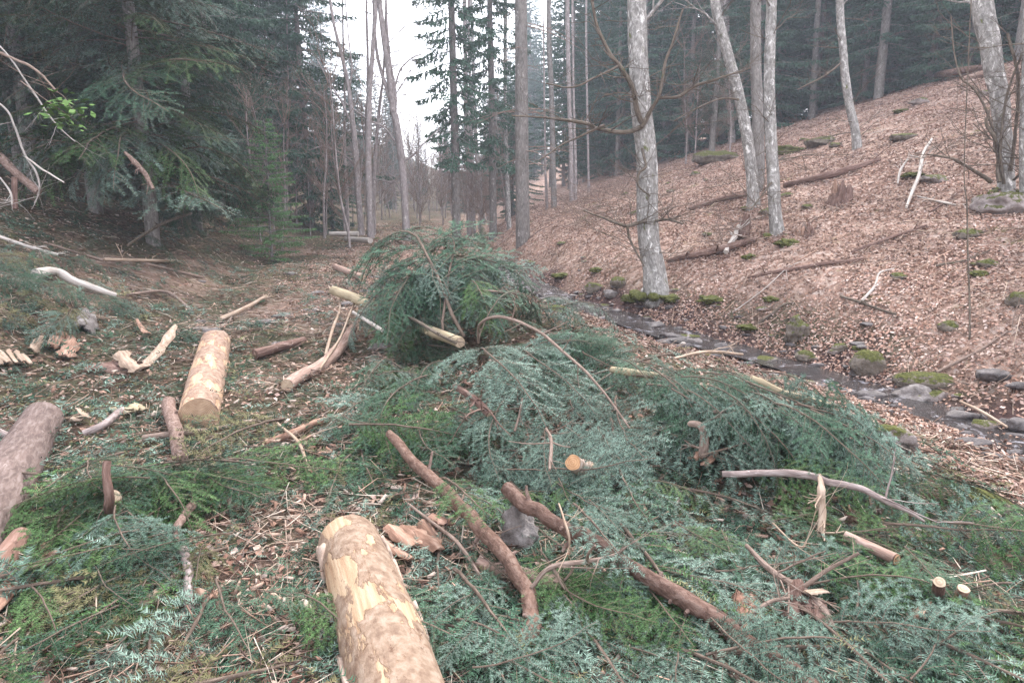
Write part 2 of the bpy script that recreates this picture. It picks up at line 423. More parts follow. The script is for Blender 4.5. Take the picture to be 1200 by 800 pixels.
F = np.stack([i+j, i+j+1, i+nx+j+1, i+nx+j], -1).reshape(-1, 4)
g.add(np.stack([GX, GY, GZ], -1), F, 0, np.stack([leafw, 1-leafw, mudw], -1).reshape(-1, 3))
tag(g.build('ground', GROUND), 'valley floor and leaf covered slopes under the forest', kind='structure')

# stream surface
ys = np.linspace(1.5, 17, 150); wv = np.linspace(-1, 1, 13)
hw = .34 + .16 * vnoise(np.stack([ys*.9, ys*0, ys*0], -1), 4) + .16 * sst(8, 4, ys)
SXX = xs(ys)[:, None] + wv[None] * hw[:, None] / .9
zc = H0(xs(ys), ys)
zc = np.minimum.accumulate(zc[::-1])[::-1] if False else zc
SZ = np.repeat(zc[:, None], 13, 1) + .058 + .012 * vnoise(np.stack([SXX*4, np.repeat(ys[:, None], 13, 1)*4, SXX*0], -1), 9)
s = MB(); i = np.arange(149)[:, None]*13; j = np.arange(12)[None]
s.add(np.stack([SXX, np.repeat(ys[:, None], 13, 1), SZ], -1), np.stack([i+j, i+j+1, i+14+j, i+13+j], -1).reshape(-1, 4))
tag(s.build('stream', WATER), 'shallow stream running between stones at the slope foot', kind='structure')

# ------------------------------------------------------------------ needle sprays
def needles_on(A, B, spacing, nl, nw, rg, up=.25, plane_n=np.array([0, 0, 1.0])):
    """needles in two rows along segments A->B ; returns V,F,tint"""
    L = np.linalg.norm(B - A, axis=1); cnt = np.maximum((L / spacing).astype(int), 1)
    idx = np.repeat(np.arange(len(A)), cnt)
    u = (np.arange(len(idx)) - np.repeat(np.cumsum(cnt) - cnt, cnt) + rg.random(len(idx))) / np.repeat(cnt, cnt)
    P = A[idx] + (B - A)[idx] * u[:, None]
    D = (B - A)[idx] / L[idx][:, None]
    S = np.cross(D, plane_n); S /= np.linalg.norm(S, axis=1)[:, None] + 1e-9
    N = np.cross(S, D)
    allV = []; tn = []
    for sg in (-1, 1):
        n = len(P); ll = nl * rg.uniform(.75, 1.15, n)[:, None]
        dirv = S * sg * .82 + D * rg.uniform(.25, .6, n)[:, None] + N * rg.uniform(-.15, up * 2, n)[:, None]
        dirv /= np.linalg.norm(dirv, axis=1)[:, None]
        tip = P + dirv * ll
        a = P - D * nw * .5; b = P + D * nw * .5 + N * nw * .25
        allV.append(np.stack([a, b, tip], 1))
        tn.append(np.repeat(np.where(rg.random(n) < .35, rg.uniform(.12, .5, n), rg.uniform(.6, 1.4, n)), 3))
    V = np.concatenate(allV).reshape(-1, 3)
    F = np.arange(len(V)).reshape(-1, 3)
    t = np.concatenate(tn)[:, None] * np.ones(3)
    return V, F, t
def bough(L=1.2, W=.42, a0=.35, a1=-.5, seed=0, step=.05, spacing=.006, nl=.023, nw=.0045, sub=.06, rs=.008, sag=.10):
    """flat fir bough along +X.  returns (stem MB, needle MB)"""
    rg = np.random.default_rng(seed); st = MB(); nm = MB()
    n = 14; u = np.linspace(0, 1, n); ang = a0 + (a1 - a0) * u
    wob = np.cumsum(rg.normal(0, .09, n))
    dx = np.stack([np.cos(ang) * np.cos(wob), np.cos(ang) * np.sin(wob), np.sin(ang)], -1) * L / (n - 1)
    C = np.concatenate([[[0, 0, 0]], np.cumsum(dx, 0)[:-1]])
    tube(st, C, [rs, rs*.75, rs*.3], 5, n, .08, cap=False)
    A = [C[:-1][n//4:]]; B = [C[1:][n//4:]]
    k = int(L * .9 / step)
    for i in range(k):
        if rg.random() < .16: continue
        s = min(.1 + .9 * i / k + rg.normal(0, .012), .99); sg = 1 if i % 2 else -1
        p = np.array([np.interp(s, u, C[:, q]) for q in range(3)]); q2 = np.array([np.interp(min(s+.02, 1), u, C[:, q]) for q in range(3)])
        t = q2 - p; t /= np.linalg.norm(t) + 1e-9
        side = np.cross([0, 0, 1], t); side /= np.linalg.norm(side)
        up = np.cross(t, side)
        tl = W * (min(1, (s - .02) / .25) ** .6) * (1 - s) ** .65 * rg.uniform(.45, 1.25) + .03
        f = rg.uniform(.35, 1.05)
        d = side * sg + t * f + up * rg.uniform(-.25, .3); d /= np.linalg.norm(d)
        m = max(3, int(tl / .05)); uu = np.linspace(0, 1, m)
        bend = t * .25 * rg.uniform(0, 1)
        Q = p + (d * tl)[None] * uu[:, None] + (bend * tl)[None] * uu[:, None] ** 2 - np.array([0, 0, 1]) * (sag + rg.uniform(0, .12)) * tl * uu[:, None] ** 2 * 2
        tube(st, Q, [rs*.35, rs*.15], 3, m, 0, cap=False)
        A.append(Q[:-1]); B.append(Q[1:])
        # twiglets
        mm = int(tl * .85 / sub)
        for j in range(mm):
            ss = .15 + .8 * j / max(mm, 1); pp = np.array([np.interp(ss, uu, Q[:, q]) for q in range(3)])
            sgn = 1 if j % 2 else -1
            tt = Q[-1] - Q[0]; tt /= np.linalg.norm(tt)
            sd_ = np.cross(up, tt) * sgn
            l2 = (tl * .40 * (1 - ss) ** .7 + .02) * rg.uniform(.35, 1.4)
            d2 = sd_ + tt * .9 + up * rg.uniform(-.25, .15); d2 /= np.linalg.norm(d2)
            e = pp + d2 * l2 - np.array([0, 0, .15 * l2])
            A.append(pp[None]); B.append(e[None])
    V, F, t = needles_on(np.concatenate(A), np.concatenate(B), spacing, nl, nw, rg)
    nm.add(V, F, 0, t)
    return st, nm
BOUGHS = []; LAST = ['']
specs = [(1.2, .42, .30, -.35, .10), (1.4, .46, .75, -.75, .2), (1.0, .40, .15, -.2, .08), (1.5, .42, .95, -1.0, .3),
         (.8, .34, .2, -.3, .1), (1.25, .5, .1, -.1, .06), (1.1, .36, .5, -.9, .35), (.6, .28, .2, -.3, .1), (1.0, .5, .3, -.5, .3), (.9, .46, .05, .1, .15)]
for k, (L, W, a0, a1, sg) in enumerate(specs):
    st, nm = bough(L, W, a0, a1, 100 + k, step=.032, spacing=.0066, sag=sg, sub=.045, nw=.0052)
    sm = st.mesh('stem', BOUGHSTEM); mm = {}
    base_me = nm.mesh('needles', FIRBLUE, smooth=False)
    for key, M_ in (('b', FIRBLUE), ('g', FIRGREEN), ('d', FIRDARK), ('o', OLIVE)):
        me = base_me if key == 'b' else base_me.copy()
        me.materials[0] = M_; mm[key] = me
    BOUGHS.append((L, sm, mm))
def place_bough(A, B, k, key, roll=0, label='', group=None, wsc=1.0):
    """base at A, tip towards B"""
    A = np.array(A, float); B = np.array(B, float)
    L, sm, mm = BOUGHS[k]
    d = B - A; l = np.linalg.norm(d); x = d / l
    n = nrm(A[0], A[1], .3); z = n - x * np.dot(n, x); z /= np.linalg.norm(z); y = np.cross(z, x)
    c, s_ = math.cos(roll), math.sin(roll); y, z = y*c + z*s_, z*c - y*s_
    sc = l / (L * .93)
    o = empty('fir_bough', (0, 0, 0), label, 'fir bough', group); LAST[0] = o.name
    if label is None: o['tone'] = key
    M_ = Matrix(((x[0]*sc, y[0]*sc*wsc, z[0]*sc, A[0]), (x[1]*sc, y[1]*sc*wsc, z[1]*sc, A[1]), (x[2]*sc, y[2]*sc*wsc, z[2]*sc, A[2]), (0, 0, 0, 1)))
    o.matrix_world = M_
    for nme, me in (('stem', sm), ('needles', mm[key])):
        c_ = bpy.data.objects.new(nme, me); col.objects.link(c_); c_.parent = o
    return o

LM = [((430, 690), 'the big peeled log'), ((240, 450), 'the short sawn log'), ((40, 520), 'the thick grey log'), ((460, 370), 'the yellow peeled pole'),
      ((520, 340), 'the arched dome of boughs'), ((370, 430), 'the torn reddish log'), ((545, 600), 'the long bent bark pole'), ((720, 650), 'the knobbly dark pole'),
      ((608, 620), 'the grey boulder'), ((672, 542), 'the sawn knotty stub'), ((820, 515), 'the hooked stick'), ((960, 560), 'the curving grey pole'),
      ((1020, 642), 'the short sawn pole'), ((1115, 690), 'the two small sawn stubs'), ((920, 680), 'the forked stick'), ((650, 410), 'the long arched stem'),
      ((910, 455), 'the yellowish broken pole'), ((1045, 508), 'the mossy slab stone'), ((100, 335), 'the bleached log'), ((130, 580), 'the dark hollow'),
      ((218, 680), 'the grey broken stick'), ((160, 715), 'the torn pale branch'), ((75, 400), 'the orange bark plate'), ((730, 437), 'the short yellow pole end'),
      ((768, 330), 'the main beech'), ((885, 250), 'the paired pale trunks'), ((1180, 220), 'the many stemmed tree'), ((1018, 424), 'the rounded mossy boulder'),
      ((840, 180), 'the green mossy hump'), ((800, 400), 'the white stream stone'), ((975, 720), 'the rotten brown lump'), ((300, 760), 'the lower edge beside the big log'),
      ((640, 770), 'the bottom edge between the poles'), ((1150, 770), 'the bottom right corner'), ((60, 770), 'the bottom left corner'), ((1080, 460), 'the flat grey slab'),
      ((1136, 390), 'the thin sapling'), ((985, 230), 'the tan broken stump'), ((1060, 240), 'the upright dead branch'), ((180, 290), 'the nearest spruce'),
      ((316, 270), 'the young pale spruce'), ((720, 240), 'the brush tangle'), ((965, 163), 'the mossy outcrop'), ((610, 262), 'the stout spruce trunk')]
def to_px(P):
    v = np.asarray(P, float) - CAM; t = v @ FWD; return 600 + FPX * v[0] / t, 400 - FPX * (v @ UPV) / t
def near(P, names=None):
    px, py = to_px(P); b = min(LM, key=lambda l: (l[0][0]-px)**2 + (l[0][1]-py)**2)
    dx, dy = px - b[0][0], py - b[0][1]
    if math.hypot(dx, dy) < 22: return 'close against ' + b[1]
    far_ = 'well ' if math.hypot(dx, dy) > 75 else ''
    rel = ('right of ' if dx > 0 else 'left of ') if abs(dx) > abs(dy) else ('below ' if dy > 0 else 'above ')
    return far_ + rel + b[1]
# hero boughs: base px, tip px, lifts, variant, colour, roll, label
HERO = [
 ((672, 590), (742, 662), .30, .27, 7, 'b', .1, 'silvery sprig lying over the middle of the knobbly dark pole'),
 ((735, 640), (700, 690), .30, .16, 7, 'd', .1, 'small fir sprig crossing under the crooked brown branch'),
 ((520, 560), (575, 600), .30, .27, 7, 'g', .1, 'small green sprig draped on the long bent bark pole'),
 ((300, 690), (372, 722), .16, .10, 2, 'd', 0, 'fir sprig against the left flank of the big peeled log'),
 ((560, 735), (500, 772), .14, .10, 2, 'b', 0, 'silvery fir sprig right of the big peeled log at the bottom'),
 ((475, 372), (588, 325), .30, .55, 6, 'd', .2, 'arched fir bough cresting the dome at the far end of the slash heap'),
 ((545, 395), (452, 318), .30, .50, 1, 'd', -.2, 'fir bough fanning left over the dome behind the yellow peeled pole'),
 ((520, 400), (530, 300), .30, .62, 1, 'd', 0, 'tallest upright fir bough in the middle of the dome'),
 ((560, 400), (612, 362), .35, .25, 3, 'd', .3, 'fir bough drooping off the right side of the dome'),
 ((135, 592), (120, 715), .22, .06, 5, 'b', .1, 'large silvery fir bough spread flat in the bottom left corner'),
 ((150, 598), (55, 668), .20, .06, 0, 'b', .0, 'silvery fir bough reaching left across the torn bark'),
 ((150, 600), (205, 672), .20, .06, 2, 'b', -.1, 'short silvery fir bough pointing at the upright grey stick'),
 ((175, 560), (30, 590), .28, .18, 0, 'g', .2, 'green fir bough roofing the dark hollow at lower left'),
 ((120, 545), (245, 580), .30, .14, 0, 'd', -.2, 'green fir bough draped right of the hollow at lower left'),
 ((560, 425), (640, 520), .35, .22, 1, 'b', 0, 'silvery fir bough hanging under the long arched branch'),
 ((610, 420), (700, 500), .35, .15, 1, 'b', .15, 'silvery fir bough right of the long arched branch'),
 ((590, 470), (560, 560), .30, .12, 0, 'b', -.1, 'pale fir bough pointing down between the two bark poles'),
 ((640, 500), (610, 570), .25, .15, 2, 'b', .1, 'pale fir bough just above the grey boulder'),
 ((700, 500), (745, 580), .22, .10, 0, 'b', .1, 'pale fir bough right of the sawn knotty stub'),
 ((655, 560), (668, 612), .18, .10, 4, 'g', 0, 'bright green fir sprig hanging below the sawn stub'),
 ((690, 585), (750, 660), .22, .10, 0, 'b', 0, 'pale fir bough lying along the lower right bark pole'),
 ((740, 650), (690, 735), .18, .08, 5, 'b', 0, 'pale fir bough at the bottom edge left of the lower bark pole'),
 ((790, 610), (865, 680), .14, .08, 5, 'g', .1, 'flat green fir bough with clear comb like twigs at lower centre'),
 ((740, 440), (850, 500), .35, .12, 6, 'd', -.1, 'drooping fir bough starting at the short yellow pole end'),
 ((830, 430), (940, 510), .38, .12, 6, 'd', -.1, 'drooping fir bough over the dark hollow beside the stream'),
 ((890, 435), (1000, 500), .34, .12, 6, 'd', 0, 'drooping fir bough at the stream edge below the yellow stub'),
 ((760, 455), (830, 510), .30, .16, 2, 'b', 0, 'bluest fir tip cushion above the hooked stick'),
 ((500, 440), (420, 520), .30, .10, 0, 'd', 0, 'fir bough sloping down left toward the broken reddish log'),
 ((450, 420), (395, 470), .28, .10, 2, 'd', 0, 'fir bough spreading left from the white pole'),
 ((1060, 640), (1130, 740), .14, .06, 0, 'd', 0, 'fir bough in front of the two small sawn stubs'),
 ((980, 680), (1060, 720), .14, .06, 0, 'b', 0, 'greyish fir bough under the short sawn pole'),
]
for (b_, t_, lb, lt, k, key, rl, lab) in HERO:
    place_bough(gp(*b_, lb), gp(*t_, lt), k, key, rl, lab)
FILL = [  # px box, count, lift range, colour keys, base direction from tip (px), scale range, label
 ((440, 315, 610, 395), 0, (.15, .42), 'ddb', 'fir bough massed in the dome at the far end of the heap', (40, -10)),
 ((420, 400, 620, 500), 24, (.15, .34), 'dbdg', 'fir bough on the near flank of the heap below the yellow pole', (20, -60)),
 ((585, 350, 690, 420), 12, (.12, .34), 'dbd', 'x', (-30, -30)),
 ((600, 400, 780, 560), 30, (.12, .30), 'bbbd', 'silvery fir bough on the broad middle of the heap', (-25, -60)),
 ((760, 430, 1000, 520), 16, (.10, .34), 'dbgb', 'drooping fir bough along the stream side of the heap', (-60, -40)),
 ((520, 560, 840, 790), 36, (.05, .15), 'bbdg', 'fir bough strewn round the two long bark poles', (-30, -50)),
 ((830, 540, 1220, 800), 42, (.05, .20), 'dggdb', 'dark fir bough in the slash at the lower right', (-60, -50)),
 ((-40, 540, 240, 620), 26, (.12, .28), 'gdg', 'green fir bough over the hollow at the lower left', (30, -40)),
 ((-30, 630, 240, 800), 17, (.03, .12), 'gdbo', 'fir bough scattered in the bottom left corner', (20, -40)),
 ((-20, 285, 200, 410), 24, (.04, .16), 'ddbo', 'fir bough discarded below the left bank', (-30, -20)),
 ((240, 500, 500, 800), 10, (.02, .08), 'dgdo', 'small fir bough trampled round the big peeled log', (-30, -30)),
]
for (x0, y0, x1, y1), cnt, (l0, l1), keys, lab, (bx, by) in FILL:
    for i in range(cnt):
        px = random.uniform(x0, x1); py = random.uniform(y0, y1)
        a = gp(px, py, random.uniform(l0, l1))
        if (a[0] - float(xs(a[1])))*.9 > -1.75 - (.45 if a[1] < 4 else 0) and py < 560 or (a[0] - float(xs(a[1])))*.9 > -2.3 and a[1] < 4.2: continue
        q = gp(px - bx, py - by, l0 * .6) - a; q[2] = 0; q /= np.linalg.norm(q)
        yaw = random.gauss(0, .75); q = np.array([q[0]*math.cos(yaw) - q[1]*math.sin(yaw), q[0]*math.sin(yaw) + q[1]*math.cos(yaw), 0])
        l = random.uniform(.55, .95) * (.8 if py > 560 else 1.0)
        b_ = a - q * l * .35; t_ = a + q * l * .65
        b_[2] = max(H(b_[0], b_[1]) + l0 * .8 + random.uniform(0, .08), a[2] - .1); t_[2] = H(t_[0], t_[1]) + l0 * .5 + random.uniform(.0, .08)
        place_bough(b_, t_, random.choice([0, 2, 4, 5, 6, 8, 9, 7] if y0 > 390 else [0, 1, 3, 6, 8]), random.choice(keys), random.gauss(0, .38), None, None)
        pa, pb = to_px(b_), to_px(t_); ddx, ddy = pb[0]-pa[0], pb[1]-pa[1]
        o_ = bpy.data.objects[LAST[0]]
        way = ('tip right' if ddx > 0 else 'tip left') if abs(ddx) > abs(ddy) else ('tip near' if ddy > 0 else 'tip away')
        o_['label'] = {'b': 'silvery', 'd': 'blue-green', 'g': 'fresh-green', 'o': 'withered'}[o_['tone']] + ' fir bough ' + near(a) + ', ' + way
        o_['group'] = 'fir boughs of the slash'; del o_['tone']

def auto_bough(A, B, k, key, roll):
    o = place_bough(A, B, k, key, roll, None); pa, pb = to_px(A), to_px(B); ddx, ddy = pb[0]-pa[0], pb[1]-pa[1]
    way = ('tip right' if ddx > 0 else 'tip left') if abs(ddx) > abs(ddy) else ('tip near' if ddy > 0 else 'tip away')
    o['label'] = {'b': 'silvery', 'd': 'blue-green', 'g': 'fresh-green', 'o': 'withered'}[key] + ' drooping fir bough ' + near((np.array(A)+np.array(B))/2) + ', ' + way
    o['group'] = 'fir boughs of the slash'; del o['tone']
dc = gp(528, 345, .5)
for i in range(54):   # dome of boughs hanging off the felled crown
    a = random.uniform(0, 6.28); q = np.array([math.cos(a), math.sin(a), 0]); rr_ = random.uniform(0, .32)
    A = dc + q * rr_ + np.array([random.uniform(-.4, .3), random.uniform(-.2, .5), random.uniform(-.05, .42)])
    B = A + q * random.uniform(.5, .9); B[2] = max(H(B[0], B[1]) + .04, A[2] - random.uniform(.15, .6))
    auto_bough(A, B, random.choice([8, 6, 6, 8, 0, 5]), random.choice('dbbbg'), random.gauss(0, .45))
for i in range(28):   # curtain of boughs hanging toward the stream
    u = random.random(); A = gp(715 + 235*u, 422 + 38*u + random.uniform(-6, 26), random.uniform(.34, .5))
    yaw = random.gauss(-.75, .45); q = np.array([math.cos(yaw), math.sin(yaw), 0]); B = A + q * random.uniform(.4, .65); B[2] = H(B[0], B[1]) + random.uniform(.02, .15)
    auto_bough(A, B, random.choice([6, 6, 1, 0, 8]), random.choice('ddbb'), random.gauss(0, .4))
# ------------------------------------------------------------------ ground cover stuff (slash, leaves, sticks, chips)
def scatter(n, r0, r1, az0=-52, az1=50, pw=1.0):
    u = rng.random(n); r = r0 * (r1 / r0) ** (u ** pw); a = np.radians(rng.uniform(az0, az1, n))
    return r * np.sin(a), r * np.cos(a), r
def frames(x, y, yaw, tilt=.15):
    e = .12
    N = np.stack([H0(x-e, y) - H0(x+e, y), H0(x, y-e) - H0(x, y+e), np.full_like(x, 2*e)], -1)
    N += rng.normal(0, tilt, N.shape) * 2 * e; N /= np.linalg.norm(N, axis=1)[:, None]
    X = np.stack([np.cos(yaw), np.sin(yaw), 0*yaw], -1); X -= N * (X*N).sum(1)[:, None]; X /= np.linalg.norm(X, axis=1)[:, None]
    return X, np.cross(N, X), N
def edge_d(y): return -1.25 - .55 * sst(5.2, 3, np.asarray(y, float))
def slash_density(x, y):
    d = (x - xs(y)) * .9
    k = sst(0, -.4, d - edge_d(y) + .3*fbm(x, y, 1.2, 2, 31))
    pat = sst(-.55, .35, fbm(x, y, .8, 3, 33))
    far = sst(22.0, 10, y + .25*np.minimum(-x-4, 0)*0)
    track = 1 - .4 * np.exp(-((x + 1.9 + .12*(y-5)) / 1.3) ** 2) * sst(3.0, 5.5, y)
    leftup = sst(-11, -8, x)
    cen = 1 - .45 * sst(1.6, .2, np.abs(x + 1.4)) * sst(6.5, 5, y)
    ax, ay, bx, by = -.5, 8.2, 1.5, 4.3
    vx, vy = bx - ax, by - ay; t = np.clip(((x-ax)*vx + (y-ay)*vy) / (vx*vx+vy*vy), 0, 1)
    k = k * (1 - .85 * sst(1.5, .8, np.hypot(x - ax - t*vx, y - ay - t*vy))) * (1 - .5 * sst(.8, 1.4, x) * sst(6, 5, y))
    return k * (.25 + .6*pat) * far * track * leftup * cen
TPL = []
for k in range(14):
    fine = k < 7
    st, nm = bough(random.uniform(.2, .38), .16, .15, -.2, 300 + k, step=.05 if fine else .06, spacing=.011 if fine else .022, nl=.024 if fine else .034, nw=.005 if fine else .009, sub=.06 if fine else 5, rs=.004)
    TPL.append((np.concatenate(nm.V), np.concatenate(nm.C)))
mbs = [MB(), MB(), MB()]
x, y, r = scatter(26000, 1.6, 20)
keep = rng.random(len(x)) < slash_density(x, y); x, y, r = x[keep], y[keep], r[keep]
yaw = rng.uniform(0, 2*np.pi, len(x)); X, Y, N = frames(x, y, yaw, .22); z = H(x, y) + rng.uniform(.0, .05, len(x))
tri = 0
for i in range(len(x)):
    k = random.randrange(7) if r[i] < 4.2 else random.randrange(7, 14)
    V, C = TPL[k]; sc = random.uniform(.6, 1.15) * (1 + .04 * max(r[i] - 4, 0))
    W = np.array([x[i], y[i], z[i]]) + sc * (V[:, :1] * X[i] + V[:, 1:2] * Y[i] + V[:, 2:] * N[i])
    mbs[random.choice([0, 0, 1, 1, 1, 2])].add(W, np.arange(len(W)).reshape(-1, 3), 0, C * random.uniform(.7, 1.2)); tri += len(W)//3
print('slash sprays', len(x), 'tris', tri)
for mb_, m_, nme, lab in ((mbs[0], FIRBLUE, 'silvery_fir_litter', 'silvery broken fir sprays trodden over the cleared ground'), (mbs[1], FIRDARK, 'green_fir_litter', 'green broken fir sprays trodden over the cleared ground'), (mbs[2], OLIVE, 'withered_fir_litter', 'withered olive fir sprays trodden over the cleared ground')):
    tag(mb_.build(nme, m_, smooth=False), lab, 'fir litter', kind='stuff')

def quads_leaf(mb, x, y, z, size, palette, tilt, ratio=.62, curl=.25):
    n = len(x); yaw = rng.uniform(0, 2*np.pi, n); X, Y, N = frames(x, y, yaw, tilt)
    P = np.stack([x, y, z], -1); s = size[:, None]; c = rng.uniform(-curl, curl*1.6, n)[:, None]
    a = P - X*s*.5; b = P + X*s*.5; l = P + Y*s*.5*ratio + N*s*c - X*s*.06; q = P - Y*s*.5*ratio + N*s*c*rng.uniform(.2, 1.2, n)[:, None] + X*s*.04
    V = np.stack([a, q, b, l], 1).reshape(-1, 3); i0 = np.arange(n)*4
    F = np.concatenate([np.stack([i0, i0+1, i0+2], -1), np.stack([i0, i0+2, i0+3], -1)])
    pal = np.array(palette); C = pal[rng.integers(0, len(pal), n)] * rng.uniform(.75, 1.2, n)[:, None] * (1 + .30 * np.clip(fbm(x, y, 1.1, 4, 71), -1, 1))[:, None]
    mb.add(V, F, 0, np.repeat(C, 4, 0))
PAL = [(.40, .265, .205), (.31, .185, .14), (.45, .33, .27), (.19, .105, .08), (.48, .37, .32), (.43, .295, .25), (.37, .23, .18), (.13, .075, .055), (.28, .165, .12), (.33, .21, .16)]
lv = MB()
x, y, r = scatter(330000, 4.2, 34, -20, 50, .8)
d = (x - xs(y)) * .9
keep = (d > .15 + .35*rng.normal(0, 1, len(x))) & (d < 17) | ((np.abs(d) > .35) & (rng.random(len(x)) < .6 * sst(7.0, 12, y) * sst(-5.5, -2.5, x - .12*(12-y)))) | ((d < -.35) & (d > edge_d(y) - .2) & (rng.random(len(x)) < .8))
keep &= rng.random(len(x)) < 1.05 + .9 * fbm(x, y, .9, 4, 41)
x, y, r = x[keep], y[keep], r[keep]
quads_leaf(lv, x, y, H(x, y) + rng.uniform(.004, .03, len(x)), rng.uniform(.022, .048, len(x)) * (1 + .022*r), PAL, .42)
x, y, r = scatter(34000, 1.8, 22, -52, 30)
keep = rng.random(len(x)) < .55; x, y, r = x[keep], y[keep], r[keep]
quads_leaf(lv, x, y, H(x, y) + rng.uniform(.004, .03, len(x)), rng.uniform(.03, .06, len(x)), PAL, .4)
print('leaves', lv.n // 4)
tag(lv.build('leaf_litter', LEAFM, smooth=False), 'fallen tan beech leaves covering the right hand slope', 'leaf litter', kind='stuff')

def sticks(n, r0, r1, lens, rads, dens, palette, tilt=.12, az=(-52, 50), lift=(.005, .06)):
    mb = MB(); x, y, r = scatter(n, r0, r1, *az); k = rng.random(n) < dens(x, y); x, y, r = x[k], y[k], r[k]
    n = len(x); yaw = rng.uniform(0, 2*np.pi, n); X, Y, N = frames(x, y, yaw, tilt)
    L = rng.uniform(*lens, n); rr = rng.uniform(*rads, n) * (1 + .05*r); z = H(x, y) + rng.uniform(*lift, n)
    P = np.stack([x, y, z], -1); bend = rng.normal(0, .09, n)
    rings = []
    for u in (-.5, .05, .5):
        c = P + X*(L*u)[:, None] + Y*(L*bend*(1 - 4*u*u))[:, None]
        w = rr * (1.1 - .9*(u + .5))
        for a in (0, 2.094, 4.189):
            rings.append(c + Y*(w*math.cos(a))[:, None] + N*(w*math.sin(a))[:, None])
    V = np.stack(rings, 1).reshape(-1, 3); i0 = np.arange(n)*9; F = []
    for s_ in range(2):
        for a in range(3):
            b = (a+1) % 3; F.append(np.stack([i0+s_*3+a, i0+s_*3+b, i0+s_*3+3+b, i0+s_*3+3+a], -1))
    pal = np.array(palette); C = pal[rng.integers(0, len(pal), n)] * rng.uniform(.7, 1.2, n)[:, None]
    mb.add(V, np.concatenate(F), 0, np.repeat(C, 9, 0)); return mb
SP = [(.38, .28, .22), (.24, .155, .115), (.46, .35, .27), (.44, .29, .22), (.15, .10, .08), (.09, .06, .05), (.56, .47, .39)]
def heap_mask(x, y):
    ax, ay, bx, by = -.5, 8.2, 1.5, 4.3
    vx, vy = bx - ax, by - ay; t = np.clip(((x-ax)*vx + (y-ay)*vy) / (vx*vx+vy*vy), 0, 1)
    return 1 - .9 * sst(1.35, .8, np.hypot(x - ax - t*vx, y - ay - t*vy))
clear = lambda x, y: heap_mask(x, y) * (1 - .5 * sst(.4, 1.2, x) * sst(4.6, 3.6, y)) * sst(-.35, -.8, (x - xs(y))*.9) * sst(26, 13, y) * (.45 + .55 * sst(-.3, .3, fbm(x, y, .9, 2, 51)))
tag(sticks(42000, 1.6, 24, (.05, .34), (.0013, .0038), clear, SP, .25).build('twig_litter', CHIPM), 'thin broken twigs strewn over the cleared track', 'twig litter', kind='stuff')
tag(sticks(7000, 5, 26, (.15, .8), (.0015, .004), lambda x, y: ((x - xs(y)) > .4) * .8, SP[:5], .1, (-15, 50)).build('slope_twigs', CHIPM), 'thin dry twigs lying among the leaves on the slope', 'twig litter', kind='stuff')
# wood chips and bark fragments
mb = MB(); x, y, r = scatter(19000, 1.6, 15)
k = rng.random(len(x)) < clear(x, y) * (.35 + .65*sst(0, .5, fbm(x, y, 1.3, 2, 61))); x, y, r = x[k], y[k], r[k]; n = len(x)
yaw = rng.uniform(0, 2*np.pi, n); X, Y, N = frames(x, y, yaw, .3)
L = rng.uniform(.015, .085, n) * (1 + .5 * (rng.random(n) < .08)); Wd = L * rng.uniform(.15, .45, n); Th = rng.uniform(.003, .009, n)
P = np.stack([x, y, H(x, y) + rng.uniform(.01, .06, n)], -1)
cs = []
for sz in (-1, 1):
    for (sx, sy) in ((-1, -.5), (1, -1), (.8, .7), (-.7, 1)):
        cs.append(P + X*(L*.5*sx*rng.uniform(.7, 1.1, n))[:, None] + Y*(Wd*.5*sy)[:, None] + N*(Th*.5*sz)[:, None])
V = np.stack(cs, 1).reshape(-1, 3); i0 = np.arange(n)*8
F = np.concatenate([np.stack([i0+a for a in q], -1) for q in ((3,2,1,0), (4,5,6,7), (0,1,5,4), (1,2,6,5), (2,3,7,6), (3,0,4,7))])
CP = [(.42, .30, .235), (.30, .18, .135), (.54, .44, .37), (.38, .26, .20), (.22, .125, .09), (.48, .38, .32)]
C = np.array(CP)[rng.integers(0, 6, n)] * rng.uniform(.75, 1.15, n)[:, None]
mb.add(V, F, 0, np.repeat(C, 8, 0))
tag(mb.build('wood_chips', CHIPM, smooth=False), 'pink and tan wood chips scattered on the track', 'wood chips', kind='stuff')

